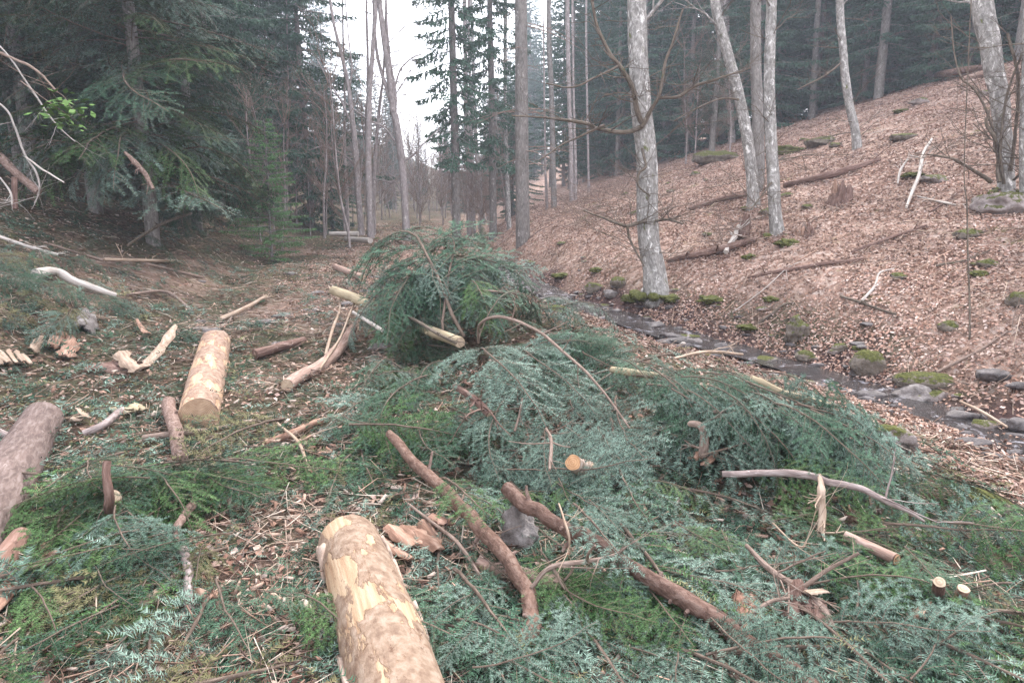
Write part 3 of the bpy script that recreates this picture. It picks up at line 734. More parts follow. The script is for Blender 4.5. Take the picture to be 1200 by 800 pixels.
# ------------------------------------------------------------------ logs and poles
def px_tube(mb, pts, sides=14, n=30, jit=.06, lift=None, nf=1.0, seed=None, mat=0, depth=None, cap=True):
    """pts: (px, py, width px[, lift]); laid on the ground at its real distance"""
    P = []; rr = []
    for p in pts:
        t = depth if depth else None
        lf = p[3] if len(p) > 3 else (lift or 0)
        if t is None:
            t = hit_t(p[0], p[1], lf + .0)
            rad = p[2] / 2 * t / FPX; t = hit_t(p[0], p[1], lf + rad * .6)
        P.append(at(p[0], p[1], t)); rr.append(p[2] / 2 * t / FPX)
    return tube(mb, P, rr, sides, n, jit, mat, cap, seed, nf=nf)
def cut_face(Q, r, U, W, T, end, parent, origin, tilt=0, tint=(1, 1, 1)):
    mb = MB(); e = 0 if end == 0 else -1; nrmv = -T[e] if end == 0 else T[e]
    a = np.linspace(0, 2*np.pi, 20, endpoint=False); rad = r[e] * .97; c = Q[e] + nrmv * .004
    V = [c + nrmv*.003]; tc = [[0, 0, 0]]
    for f in (.5, 1.0):
        for x in a:
            rw = rad * f * (1 + .04*math.sin(3*x) + .03*math.sin(5*x + 1))
            V.append(c + rw*(math.cos(x)*U[e] + math.sin(x)*W[e])); tc.append([0, rw*math.cos(x), rw*math.sin(x)])
    F3 = [[0, 1+i, 1+(i+1) % 20] for i in range(20)]
    F4 = [[1+i, 21+i, 21+(i+1) % 20, 1+(i+1) % 20] for i in range(20)]
    if end == 0: F3 = [f[::-1] for f in F3]; F4 = [f[::-1] for f in F4]
    mb.add(V, F3, 0, tint, tc); mb.n -= len(V); mb.V.pop(); mb.C.pop(); mb.T.pop(); mb.add(V, F4, 0, tint, tc)
    return mb.build('cut_face', ENDG, parent, origin, smooth=False)
def log(name, pts, material, label,  cat='log', ends=(), stubs=(), sides=16, n=30, jit=.05, lift=0, group=None, nf=1.0, body='bark', knots=0, tint=(1, 1, 1), btint=None, depth=None):
    mb = MB(); res = px_tube(mb, pts, sides, n, jit, lift, nf, depth=depth); Q, r, U, W, T = res
    o = Q[len(Q)//2].copy(); root = empty(name, o, label, cat, group)
    if btint: mb.C = [c * np.array(btint) for c in mb.C]
    mb.build(body, material, root, o)
    for e in ends: cut_face(*res, e, root, o, tint=tint)
    for (u, ang, l, rad) in stubs:
        i = int(u * (len(Q)-1)); d = U[i]*math.cos(ang) + W[i]*math.sin(ang); st = MB()
        b0 = Q[i] + d * r[i] * .8; d2 = d + T[i] * random.uniform(-.6, .6); d2 /= np.linalg.norm(d2)
        tube(st, [b0, b0 + d2*l*.5 + random.uniform(-.1, .1)*l*T[i], b0 + d2*l], [rad, rad*.8, rad*.6], 7, 6, .1)
        st.build('branch_stub', material, root, o)
    if pts[0][2] < 8 and cat in ('branch', 'stick', 'twig', 'switch', 'pole', 'log') and len(pts) > 2:
        rg = np.random.default_rng(int(pts[0][0]*3 + pts[0][1]))
        for k in range(int(rg.integers(2, 6))):
            i = int(rg.integers(len(Q)//5, len(Q)-1)); d = rg.normal(0, 1, 3); d[2] = abs(d[2])*.5; d = d + T[i]*.8; d /= np.linalg.norm(d); tw = MB()
            grow(tw, Q[i], d, rg.uniform(.08, .28), max(r[i]*.35, .002), 1, 2, rg, 4, .0, .5, 2)
            tw.build('side_twig', material, root, o)
    for k in range(knots):
        i = random.randint(2, len(Q)-3); ang = random.uniform(0, 6.28); d = U[i]*math.cos(ang) + W[i]*math.sin(ang); st = MB()
        tube(st, [Q[i] + d*r[i]*.85, Q[i] + d*(r[i]*1.0 + .012 + r[i]*.12)], [r[i]*.28, r[i]*.2], 7, 3, .15)
        st.build('knot', material, root, o)
    return root, res
def flake(root, res, u, ang, du, dang, material, name='bark_flake', thick=.008, curl=0.0):
    """curved piece of bark left on a peeled log"""
    Q, r, U, W, T = res; n = len(Q); o = np.array(root.location); mb = MB(); V = []; nu, na = 7, 7
    for layer in (1, 0):
        for a in range(nu):
            for b in range(na):
                ua, ub = a/(nu-1)*2-1, b/(na-1)*2-1
                edge = 1 + .22*math.sin(5*ub + u*9) ; edge2 = 1 + .2*math.sin(4*ua + ang*5)
                uu = min(max(u + du*ua*edge*(1 - .35*ub*ub), 0), 1) * (n-1.001); i = int(uu); f = uu - i
                q = Q[i]*(1-f) + Q[i+1]*f; rad = r[i]*(1-f) + r[i+1]*f; th = ang + dang*ub*edge2*(1 - .3*ua*ua)
                lf = (thick * 1.0 + curl * max(abs(ua), abs(ub))**3) if layer else -.004
                V.append(q + (rad*1.01 + lf)*(math.cos(th)*U[i] + math.sin(th)*W[i]))
    F = []
    for a in range(nu-1):
        for b in range(na-1):
            k = a*na+b; F += [[k, k+1, k+na+1, k+na], [49+k, 49+k+na, 49+k+na+1, 49+k+1]]
    ring = [b for b in range(na)] + [a*na+na-1 for a in range(1, nu)] + [(nu-1)*na+b for b in range(na-2, -1, -1)] + [a*na for a in range(nu-2, 0, -1)]
    for q in range(len(ring)):
        a, b = ring[q], ring[(q+1) % len(ring)]; F.append([a, 49+a, 49+b, b])
    mb.add(V, F); return mb.build(name, material, root, o)

# big peeled foreground log
root, res = log('peeled_log', [(409, 636, 70, .0), (425, 680, 80, .0), (446, 745, 96, .0), (500, 940, 130, .0)], PEELED,
    'large half peeled log with yellow wood showing, cut off by the bottom edge', ends=(0,), sides=36, n=60, jit=.03, body='log_body', nf=.8, tint=(.8, .72, .7), btint=(.68, .625, .56))
for (u, a, du, da) in ((.1, 1.6, .09, 1.2), (.12, 0.2, .1, .7), (.3, 2.9, .12, .4), (.42, .2, .1, .35), (.16, 3.0, .1, .6), (.62, 2.9, .12, .5), (.8, .1, .1, .4), (.22, 1.5, .05, .35), (.34, 1.9, .06, .3), (.4, 1.1, .04, .28), (.3, 1.2, .03, .2), (.47, 1.6, .05, .3), (.2, 2.2, .05, .3)):
    flake(root, res, u, a, du, da, TANBARK, curl=.004)
# second log with sawn face to the camera
root, res = log('sawn_log', [(233, 488, 45), (241, 450, 41), (253, 402, 33)], PEELED,
    'short thick sawn log left of the track, round cut end facing the camera', ends=(0,), sides=28, n=40, jit=.035, body='log_body', tint=(.95, .85, .78), btint=(.84, .74, .68))
for (u, a, du, da) in ((.3, 2.2, .12, .35), (.75, 1.2, .16, .8), (.6, 2.6, .2, .4), (.45, .8, .1, .3)):
    flake(root, res, u, a, du, da, BARKSLAB, curl=.006)
log('grey_log', [(50, 490, 42), (28, 528, 52), (-8, 586, 64), (-56, 658, 80)], GREYLOG, 'thick grey barked log lying against the left edge of the picture', ends=(0,), sides=24, n=40, stubs=[(.3, 5.6, .28, .025)], body='bark', btint=(.62, .58, .56))
log('brown_log', [(24, 628, 22, .08), (2, 658, 28, .06), (-40, 710, 36, .03)], REDLOG, 'smooth brown log end poking in under the thick grey log', sides=18, n=24, btint=(.7, .62, .6))
log('reddish_log', [(336, 452, 15, .03), (380, 424, 14, .05), (398, 408, 14, .07), (414, 384, 9, .12)], REDLOG, 'torn reddish log pointing up the track left of the heap', ends=(0,), sides=14, n=30, jit=.12, stubs=[(.8, 1.5, .5, .018), (.9, 2.2, .6, .014), (.7, .9, .35, .012)])
log('peeled_pole', [(391, 341, 11, .30), (435, 358, 12, .34), (478, 376, 12, .34), (539, 401, 13, .30)], PALEPOLE, 'long yellow peeled pole lying across the far end of the heap', 'pole', ends=(1,), sides=12, n=30, jit=.06, knots=4, body='wood')
log('short_log', [(393, 313, 8, .06), (425, 326, 9, .06)], REDLOG, 'short reddish log beyond the yellow peeled pole', ends=(1,), sides=10, n=12)
log('white_pole', [(414, 366, 4, .35), (448, 387, 5, .40)], WHITEB, 'thin whitish pole beside the yellow peeled pole', 'pole', sides=8, n=10)
log('bark_pole', [(456, 509, 10, .24), (486, 542, 13, .2), (528, 581, 15, .16), (561, 614, 17, .14), (600, 662, 18, .12), (624, 704, 20, .1), (620, 740, 22, .08), (596, 800, 24, .02)], POLEB,
    'long bent bark covered pole running down to the bottom edge', 'pole', sides=18, n=90, jit=.11, btint=(.72, .66, .62), knots=7, stubs=[(.45, 1.2, .06, .014), (.2, 4.2, .1, .01)])
log('bark_pole', [(594, 573, 16, .26), (630, 600, 17, .22), (670, 623, 18, .2), (702, 639, 17, .18), (751, 672, 19, .16), (832, 720, 22, .1), (900, 770, 25, .06), (980, 830, 27, .03)], POLEB,
    'knobbly dark pole slanting to the lower right over the grey boulder', 'pole', sides=18, n=100, jit=.15, btint=(.62, .57, .55), knots=12, stubs=[(.08, 2.0, .05, .012), (.3, 1.1, .06, .012), (.12, 4.5, .07, .01)], ends=(0,), tint=(.5, .4, .38))
log('smooth_log', [(560, 658, 16, .05), (611, 676, 18, .05), (650, 686, 20, .06), (684, 696, 14, .06)], REDLOG, 'smooth pinkish log under the long bent bark pole', sides=14, n=24, jit=.07)
log('forked_branch', [(623, 688, 5, .16), (647, 665, 6, .22), (686, 657, 6, .25), (720, 650, 4, .27)], TWIGB, 'crooked brown branch crossing between the two bark poles', 'branch', sides=8, n=24, jit=.12, stubs=[(.7, 5.3, .18, .007), (.6, 1.8, .14, .006), (.35, 1.2, .1, .006)])
log('hooked_stick', [(808, 497, 7, .34), (818, 497, 9, .36), (824, 508, 10, .32), (822, 533, 11, .2)], TWIGB, 'thick hooked stick curling out of the green slash', 'stick', sides=10, n=20, jit=.06)
log('curved_pole', [(845, 554, 7, .22), (925, 556, 9, .25), (967, 563, 9, .26), (1006, 572, 8, .25), (1042, 588, 7, .2), (1083, 611, 3, .14)], GREYLOG, 'long thin grey pole curving over the slash on the right', 'pole', sides=10, n=50, jit=.1, stubs=[(.25, 2.4, .06, .006), (.55, 2.0, .05, .006)])
log('split_stick', [(960, 556, 4, .28), (963, 575, 9, .26), (966, 592, 10, .2), (961, 632, 7, .1)], SPLITP, 'pale split stick leaning upright on the curving grey pole', 'stick', sides=7, n=16, jit=.25)
log('sawn_pole', [(990, 627, 11, .12), (1020, 641, 13, .12), (1050, 655, 14, .12)], REDLOG, 'short sawn pole on the green slash, round end facing right', 'pole', ends=(1,), sides=14, n=16, tint=(1.1, .85, .7))
log('sawn_stub', [(1098, 702, 14, .05), (1101, 682, 13, .18)], ROTTEN, 'taller of two small sawn stubs at the lower right', 'stub', ends=(1,), sides=12, n=8)
log('sawn_stub', [(1122, 706, 12, .05), (1129, 690, 13, .12)], SPLIT, 'orange flat topped stub next to the taller stub at the lower right', 'stub', ends=(1,), sides=12, n=8)
log('forked_stick', [(873, 637, 5, .14), (909, 672, 8, .12), (941, 691, 10, .1), (962, 712, 9, .1), (976, 740, 7, .08)], TWIGB, 'long forked stick at the lower right below the sawn pole', 'stick', sides=9, n=30, jit=.1, stubs=[(.5, 4.0, .25, .01), (.7, 1.5, .2, .008)])
log('thin_stick', [(860, 735, 6, .1), (900, 706, 5, .14), (925, 700, 4, .14)], TWIGB, 'straight thin stick crossing the forked stick at the bottom', 'stick', sides=7, n=14)
log('sawn_stub', [(690, 552, 22, .10), (672, 541, 19, .26)], PEELED, 'sawn knotty stub end poking out of the silvery boughs', 'stub', ends=(1,), sides=14, n=10, tint=(1, .75, .55), jit=.12)
log('yellow_stub', [(718, 433, 8, .26), (744, 437, 9, .3), (775, 441, 8, .22)], PALEPOLE, 'short yellow pole end at the right shoulder of the heap', 'pole', ends=(0,), sides=12, n=12)
log('yellow_stub', [(879, 443, 8, .36), (912, 457, 9, .32), (948, 468, 7, .26), (975, 473, 4, .22)], PALEPOLE, 'yellowish broken pole showing above the stream side boughs', 'pole', ends=(0,), sides=12, n=20, jit=.12)
log('arched_branch', [(560, 402, 3, .35), (561, 382, 3.5, .55), (575, 372, 4, .65), (600, 374, 4, .66), (629, 388, 3.8, .60), (670, 421, 3.5, .5), (700, 450, 3, .42), (738, 502, 2, .3)], TWIGB,
    'long bare stem arching over the silvery boughs of the heap', 'branch', sides=7, n=60, jit=.06, stubs=[(.5, 1, .14, .005), (.6, 4, .2, .005), (.75, 2, .15, .004), (.4, 3, .16, .004), (.68, 5, .15, .004)])
log('heap_stick', [(533, 452, 7, .36), (556, 468, 9, .34), (574, 485, 10, .30)], ROTTEN, 'short thick grey stick on the middle of the heap', 'stick', sides=9, n=14, ends=(1,))
log('dark_branch', [(451, 308, 3, .75), (446, 330, 4, .62), (444, 350, 4, .5), (452, 385, 5, .35)], BRANCHB, 'thin dark dead branch standing up left of the dome', 'branch', sides=6, n=20, stubs=[(.3, 2, .2, .006), (.5, 5, .2, .006)])
log('dark_branch', [(486, 308, 3, .72), (462, 318, 4, .65), (448, 333, 4, .58)], BRANCHB, 'thin dark branch bowing left out of the dome', 'branch', sides=6, n=16)
log('dark_branch', [(462, 363, 3, .48), (488, 376, 4, .48), (515, 392, 4, .42), (535, 402, 3, .36)], BRANCHB, 'dark thin branch lying along the yellow peeled pole', 'branch', sides=6, n=16)
log('heap_twig', [(545, 340, 3, .6), (575, 341, 3, .62), (610, 345, 2, .5)], TWIGB, 'thin grey twig crossing in front of the dome', 'twig', sides=5, n=14)
log('bare_twig', [(640, 502, 3, .36), (646, 515, 4, .36), (645, 540, 5, .3), (644, 550, 3, .3)], TWIGB, 'thin forked twig standing above the sawn knotty stub', 'twig', sides=6, n=14, stubs=[(.4, 0.3, .25, .004), (.4, 3.2, .1, .004)])
log('bare_twig', [(612, 467, 3, .38), (609, 485, 3, .34), (603, 505, 3, .28)], TWIGB, 'short pale twig lying in the silvery boughs', 'twig', sides=6, n=10)
log('pole_in_slash', [(805, 486, 4, .28), (850, 482, 5, .32), (890, 485, 4, .28)], TWIGB, 'thin straight pole lying over the dark hollow by the stream', 'pole', sides=7, n=14)
log('long_twig', [(478, 590, 3, .08), (512, 616, 4, .1), (540, 640, 5, .1), (578, 700, 4, .06)], TWIGB, 'pale crooked twig between the big log and the bent bark pole', 'twig', sides=6, n=24)
log('left_pole', [(198, 471, 15, .06), (205, 500, 15, .08), (214, 541, 15, .05)], POLEB, 'stubby bark covered pole below the short sawn log', 'pole', sides=14, n=24, jit=.1, stubs=[(.3, 2.8, .14, .016)], ends=(0,), knots=3)
log('upright_stick', [(215, 642, 11, .10), (219, 668, 12, .09), (224, 716, 11, .03)], GREYLOG, 'grey broken stick right of the silvery bough at lower left', 'stick', sides=10, n=18, jit=.15)
log('broken_branch', [(215, 672, 11, .06), (185, 694, 15, .05), (150, 716, 14, .04), (105, 752, 12, .03)], SPLITP, 'torn pale branch with ragged bark running off the bottom edge', 'branch', sides=10, n=30, jit=.25)
log('bent_stick', [(236, 585, 12, .06), (214, 606, 10, .12), (207, 634, 8, .08)], POLEB, 'brown elbow shaped stick right of the dark hollow', 'stick', sides=10, n=18, jit=.12)
log('hollow_stub', [(132, 606, 12, .1), (127, 580, 10, .26), (125, 542, 9, .40)], ROTTEN, 'dark upright stub with a sawn orange tip in the hollow', 'stub', sides=10, n=14, ends=(1,), jit=.12)
log('sawn_stub', [(135, 590, 16, .12), (132, 582, 17, .18)], SPLITP, 'small pale sawn end inside the dark hollow', 'stub', sides=12, n=6, ends=(1,))
log('bleached_log', [(41, 322, 12, .12), (66, 319, 10, .12), (91, 332, 9, .1), (137, 347, 6, .08)], WHITEB, 'whitish barkless log below the left bank', sides=10, n=24, jit=.14)
log('thin_pole', [(-10, 274, 4, .10), (30, 288, 4, .12), (68, 299, 4, .1)], WHITEB, 'thin pale pole at the left edge above the bleached log', 'pole', sides=7, n=14)
log('thin_pole', [(52, 284, 3, .1), (90, 296, 3, .12), (120, 305, 4, .1)], TWIGB, 'brown thin pole ending above the bleached log', 'pole', sides=7, n=14)
log('thin_pole', [(122, 304, 4, .08), (160, 305, 4, .08), (207, 306, 4, .06)], SPLITP, 'straight tan pole below the nearest spruce trunk', 'pole', sides=7, n=14)
log('thin_pole', [(172, 309, 3, .06), (205, 317, 3, .06), (238, 325, 3, .05)], TWIGB, 'dull thin pole slanting toward the track below the spruce', 'pole', sides=7, n=14)
log('dead_branch', [(150, 287, 3, .3), (190, 262, 4, .5), (224, 250, 3, .55)], BRANCHB, 'dark dead branch leaning right from the nearest spruce foot', 'branch', sides=7, n=12)
log('track_branch', [(142, 480, 8, .05), (122, 497, 9, .06), (98, 508, 9, .03)], GREYLOG, 'short grey branch between the thick grey log and the stubby pole', 'branch', sides=9, n=14)
log('track_branch', [(168, 514, 10, .04), (205, 508, 8, .05), (250, 503, 6, .05), (322, 488, 5, .03)], TWIGB, 'long brown branch lying across below the short sawn log', 'branch', sides=9, n=24)
log('track_branch', [(300, 416, 12, .03), (325, 406, 11, .04), (356, 398, 7, .04)], ROTTEN, 'dark broken branch right of the short sawn log', 'branch', sides=9, n=16, jit=.18)
log('track_branch', [(258, 374, 6, .04), (285, 362, 5, .05), (312, 347, 4, .04)], SPLITP, 'pale curved branch on the track behind the short sawn log', 'branch', sides=8, n=16)
log('track_branch', [(150, 345, 3, .08), (195, 342, 4, .07), (226, 365, 4, .04)], TWIGB, 'bent thin branch in the middle of the left clearing', 'branch', sides=7, n=16)
log('track_branch', [(310, 520, 8, .03), (345, 505, 9, .05), (390, 490, 7, .04), (425, 487, 5, .03)], SPLIT, 'reddish torn branch between the short sawn log and the heap', 'branch', sides=9, n=22, jit=.2)
log('track_branch', [(430, 487, 10, .06), (445, 500, 11, .08), (456, 510, 11, .1)], SPLIT, 'orange splintered stub at the top of the bent bark pole', 'branch', sides=9, n=12, jit=.3)
log('far_stack_log', [(386, 274, 5, .3), (420, 274, 6, .3)], WHITEB, 'small pale log behind the track left of the leaning bare trees', ends=(0,), sides=9, n=8)
log('far_stack_log', [(405, 280, 6, .15), (434, 282, 7, .15)], WHITEB, 'larger pale log at the foot of the mossy bare tree', ends=(0,), sides=9, n=8)
for (pts, lab) in (([(420, 345, 2, .3), (408, 372, 3, .25), (396, 400, 3, .2), (375, 432, 3, .12)], 'long pale switch leaning over the torn reddish log'),
                   ([(385, 335, 2, .3), (398, 355, 3, .25), (392, 380, 4, .2), (380, 415, 4, .1)], 'upright peeled switch at the left end of the yellow pole'),
                   ([(458, 335, 2, .5), (450, 350, 3, .45), (420, 370, 2, .4)], 'short pale switch leaning on the yellow pole'),
                   ([(325, 495, 3, .1), (350, 520, 4, .08), (362, 552, 3, .04)], 'crooked pale switch above the big peeled log'),
                   ([(655, 590, 2, .3), (665, 620, 3, .3), (668, 650, 2, .2)], 'thin dry twig hanging over the knobbly dark pole'),
                   ([(905, 612, 2, .2), (935, 640, 3, .16), (945, 636, 2, .16)], 'small dry twig left of the pale split stick'),
                   ([(520, 700, 4, .06), (540, 735, 5, .05), (555, 765, 4, .04)], 'reddish twig right of the big peeled log'),
                   ([(860, 470, 3, .2), (880, 468, 3, .3)], 'tiny twig above the dark hollow by the stream')):
    log('switch', pts, SPLITP, lab, 'switch', sides=5, n=16, jit=.1)

# bark slabs and wood shards
def shard(pts, thick, material, label, lift=.05, name='wood_shard', cat='shard', rag=.12, arch=.0, np_=None):
    P = np.array([gp(px, py, lift) for (px, py) in pts]); c = P.mean(0)
    N = nrm(c[0], c[1], .3); Dm = P - c; w_, v_ = np.linalg.eigh(Dm.T @ Dm); X = v_[:, 2]; X -= N*(X@N); X /= np.linalg.norm(X); Y = np.cross(N, X)
    a = (P - c) @ X; b = (P - c) @ Y; La, Lb = a.max() - a.min(), max(b.max() - b.min(), .02)
    k = np_ or int(np.clip(Lb / max(.035, La*.14), 1, 9)); root = empty(name, c, label, cat) if k > 1 else None
    for i in range(k):
        off = (i + .5)/k - .5; L = La * random.uniform(.6, 1.05) * (1 - .35*abs(off)); W = Lb / k * random.uniform(.9, 1.5); sh = La * random.uniform(-.12, .12)
        n = 9; u = np.linspace(-.5, .5, n); roll = random.gauss(0, .35); pit = random.gauss(0, .12); bend = random.gauss(0, .025) * L
        Yr = Y*math.cos(roll) + N*math.sin(roll); Nr = N*math.cos(roll) - Y*math.sin(roll); Xp = X + N*pit + Y*random.gauss(0, .12)
        ends = [random.uniform(.5, 1), random.uniform(.15, .9)]; random.shuffle(ends); e1 = np.interp(u, [-.5, -.4, .35, .5], [ends[0], 1, .9, ends[1]]) * (1 + .5*(np.random.rand(n) - .5)); e2 = e1 * (1 + .6*(np.random.rand(n) - .5))
        ctr = c + Y*(off*Lb) + N*(arch*(1 - 4*off*off) + random.uniform(0, .012)) + Xp*sh
        ctr = ctr + Xp*(u*L)[:, None] + N*(bend*(4*u*u))[:, None] + Yr*(random.gauss(0, .04)*L*u*u)[:, None]
        cup = W*random.uniform(.05, .2)
        l = ctr + Yr*(W*.5*e1)[:, None] - Nr*cup; r_ = ctr - Yr*(W*.5*e2)[:, None] - Nr*cup; th = thick*random.uniform(.15, .32)
        rows = np.stack([l, ctr + Nr*th*.6, r_, r_ - Nr*th, ctr - Nr*th, l - Nr*th], 1).reshape(-1, 3); F = []
        for q in range(n-1):
            for z in range(6): F.append([q*6+z, q*6+(z+1) % 6, (q+1)*6+(z+1) % 6, (q+1)*6+z])
        mb = MB(); tc = np.stack([(rows-c) @ X, (rows-c) @ Y, (rows-c) @ N], -1) + random.random()*5
        tn = random.uniform(.75, 1.15); mb.add(rows, F, 0, (tn, tn, tn), tc); mb.add(rows[[0, 1, 2, 3, 4, 5]], [[0, 1, 2, 3], [0, 3, 4, 5]], 0, (tn,)*3, tc[:6]); mb.add(rows[-6:], [[3, 2, 1, 0], [5, 4, 3, 0]], 0, (tn,)*3, tc[-6:])
        if root is None: return tag(mb.build(name, material, None, c, smooth=False), label, cat)
        mb.build('splinter', material, root, c, smooth=False)
    return root
shard([(440, 612), (500, 612), (522, 640), (490, 658), (452, 645)], .025, SPLIT, 'broad orange bark slab right of the big peeled log', .05, 'bark_slab', 'bark slab', arch=.03)
shard([(505, 597), (530, 612), (522, 618), (500, 603)], .03, BARKSLAB, 'small bark strip above the broad orange slab', .09, 'bark_slab', 'bark slab')
shard([(176, 413), (199, 393), (197, 402), (184, 416)], .02, SPLITP, 'bright pale wood wedge left of the short sawn log', .12)
shard([(134, 412), (142, 413), (166, 428), (156, 433), (148, 428)], .02, SPLITP, 'tan broken wood wedge standing by dark planks', .12)
shard([(62, 398), (86, 388), (92, 398), (76, 415), (64, 411)], .03, SPLIT, 'orange and grey bark plate in the left clearing', .08, 'bark_plate', 'bark plate', arch=.03)
shard([(-8, 408), (20, 410), (40, 424), (20, 430), (-8, 422)], .03, SPLITP, 'splintered pale wood heap end at the left edge', .1)
shard([(36, 405), (52, 393), (54, 400), (44, 408)], .02, SPLITP, 'small pointed pale splinter left of the orange bark plate', .1)
shard([(163, 385), (170, 376), (172, 384), (166, 397)], .015, SPLIT, 'small reddish splinter above the bright pale wedge', .08)
shard([(86, 372), (104, 368), (118, 373), (108, 388), (88, 388)], .05, ROCK, 'flat grey bark covered lump in the left clearing', .05, 'bark_lump', 'bark lump', arch=.05)
shard([(136, 478), (155, 472), (173, 476), (158, 482), (140, 482)], .02, PALEPOLE, 'yellow wood strip left of the stubby bark pole', .06)
shard([(78, 484), (100, 484), (104, 491), (84, 492)], .01, SPLITP, 'white wood sliver beside the thick grey log', .06)
shard([(228, 690), (252, 688), (258, 704), (240, 716), (230, 706)], .02, SPLIT, 'orange bark chip right of the broken grey stick', .04, 'bark_chip', 'bark chip', arch=.02)
shard([(30, 632), (45, 632), (20, 692), (4, 704), (8, 680)], .03, SPLIT, 'long orange bark strip at the lower left edge', .09, 'bark_strip', 'bark strip')
shard([(42, 640), (58, 636), (60, 650), (48, 655)], .03, BARKSLAB, 'squarish red bark chip near the silvery bough', .09, 'bark_chip', 'bark chip')
shard([(36, 664), (60, 668), (48, 690), (28, 700)], .02, SPLIT, 'jagged orange bark chip in the bottom left corner', .05, 'bark_chip', 'bark chip')
shard([(850, 690), (885, 700), (900, 745), (868, 748)], .03, BARKSLAB, 'wide pinkish bark slab under the sticks at the bottom', .05, 'bark_slab', 'bark slab', arch=.03)
shard([(925, 705), (950, 700), (965, 740), (930, 745)], .06, ROTTEN, 'rotten brown lump at the bottom right of the forked stick', .05, 'rotten_lump', 'rotten wood', arch=.07)
shard([(940, 688), (962, 687), (968, 693), (946, 696)], .015, SPLITP, 'pale shard across the forked stick', .13)
shard([(105, 432), (108, 420), (150, 424), (150, 432)], .05, ROTTEN, 'dark stacked bark planks in the left clearing', .06, 'bark_plank', 'bark plank')
shard([(1070, 712), (1090, 706), (1102, 735), (1075, 745)], .04, BARKSLAB, 'ragged pink bark in front of the small sawn stubs', .05, 'bark_slab', 'bark slab', arch=.03)
shard([(808, 534), (828, 532), (836, 545), (812, 549)], .03, SPLIT, 'rusty crumbled wood at the foot of the hooked stick', .14, 'rusty_wood', 'rotten wood', arch=.04)

# ------------------------------------------------------------------ rocks
def ico(sub=3):
    t = (1 + 5 ** .5) / 2
    V = [(-1,t,0),(1,t,0),(-1,-t,0),(1,-t,0),(0,-1,t),(0,1,t),(0,-1,-t),(0,1,-t),(t,0,-1),(t,0,1),(-t,0,-1),(-t,0,1)]
    F = [(0,11,5),(0,5,1),(0,1,7),(0,7,10),(0,10,11),(1,5,9),(5,11,4),(11,10,2),(10,7,6),(7,1,8),(3,9,4),(3,4,2),(3,2,6),(3,6,8),(3,8,9),(4,9,5),(2,4,11),(6,2,10),(8,6,7),(9,8,1)]
    V = [np.array(v)/np.linalg.norm(v) for v in V]
    for _ in range(sub):
        c = {}; G = []
        def mid(a, b):
            k = (min(a, b), max(a, b))
            if k not in c:
                m = V[a]+V[b]; V.append(m/np.linalg.norm(m)); c[k] = len(V)-1
            return c[k]
        for a, b, d in F:
            x, y, z = mid(a, b), mid(b, d), mid(d, a); G += [(a, x, z), (b, y, x), (d, z, y), (x, y, z)]
        F = G
    return np.array(V), np.array(F)
ICO = ico(3); ICO2 = ico(2)
def rock_verts(seed, size, angular=.6, rough=.08, ic=None):
    V, F = ic or ICO; rg = np.random.default_rng(seed)
    pn = rg.normal(0, 1, (13, 3)); pn /= np.linalg.norm(pn, axis=1)[:, None]; pdist = rg.uniform(.62, .95, 13)
    dots = V @ pn.T; lim = np.where(dots > .05, pdist / np.maximum(dots, .05), 9).min(1)
    r = np.minimum(lim, 1.15) * angular + (1 - angular)
    r = r * (1 + rough * vnoise(V * 2.2 + seed, seed) + rough*.5 * vnoise(V * 5.5 + seed, seed+1))
    r = r * (1 + .05 * vnoise(V * 11 + seed, seed+2))
    return V * r[:, None] * np.asarray(size), F
def rock(px, py, wpx, hpx, material, label, name='rock', cat='rock', depthf=.8, seed=None, ang=.7, group=None, yaw=None, rough=.1, sink=.25):
    t = hit_t(px, py + hpx * .5); P = at(px, py + hpx * .5, t); wx = wpx / 2 * t / FPX; hz = hpx / 2 * t / FPX
    sd_ = seed if seed is not None else random.randint(0, 9999)
    V, F = rock_verts(sd_, (wx*1.1, wx*depthf*1.1, max(hz*1.15, .02)), ang, rough)
    yw = random.uniform(-.4, .4) if yaw is None else yaw
    V = np.stack([V[:, 0]*math.cos(yw) - V[:, 1]*math.sin(yw), V[:, 0]*math.sin(yw) + V[:, 1]*math.cos(yw), V[:, 2]], -1)
    y2 = P[1] + wx*depthf*.5
    o = (P[0], y2, H(P[0], y2) + hz * (1 - sink*2))
    mb = MB(); mb.add(V + np.array(o), F)
    return tag(mb.build(name, material, None, o, smooth=ang < .5), label, cat, group)
rock(609, 622, 50, 48, ROCK, 'grey boulder in a dark gap under the knobbly pole', sink=.1, rough=.28, seed=41, ang=.95)
rock(1018, 424, 34, 32, ROCKM, 'rounded mossy boulder on the stream bank', ang=.4)
rock(985, 408, 18, 12, ROCKM, 'small mossy stone left of the rounded mossy boulder', ang=.4)
rock(946, 417, 22, 14, ROCKM, 'dark mossy stone at the water beside the mossy stump', ang=.5)
rock(1048, 508, 64, 34, ROCKS, 'large slab stone half covered in moss near the stream bend', ang=.95, depthf=.7)
rock(1078, 460, 50, 22, ROCK, 'flat grey stone slab at the water edge', ang=.95)
rock(1090, 448, 70, 20, ROCKM, 'long low mossy stone behind the flat grey slab', ang=.4, depthf=.5)
rock(1113, 382, 20, 13, ROCKM, 'solitary olive stone on the leaves below the thin sapling', ang=.4)
rock(1193, 352, 20, 18, ROCKM, 'mossy stone at the right edge among leaves', ang=.5)
rock(1160, 588, 60, 26, ROCKM, 'mossy hump at the right end of the slash', ang=.3, rough=.15)
rock(790, 396, 30, 13, ROCKW, 'flat dark stone in the stream below the main tree', ang=.95)
rock(813, 400, 18, 14, ROCK, 'blocky grey stone in the stream beside the white one', ang=.95)
rock(800, 403, 10, 10, WHITEB, 'small white stone in the stream', ang=.9)
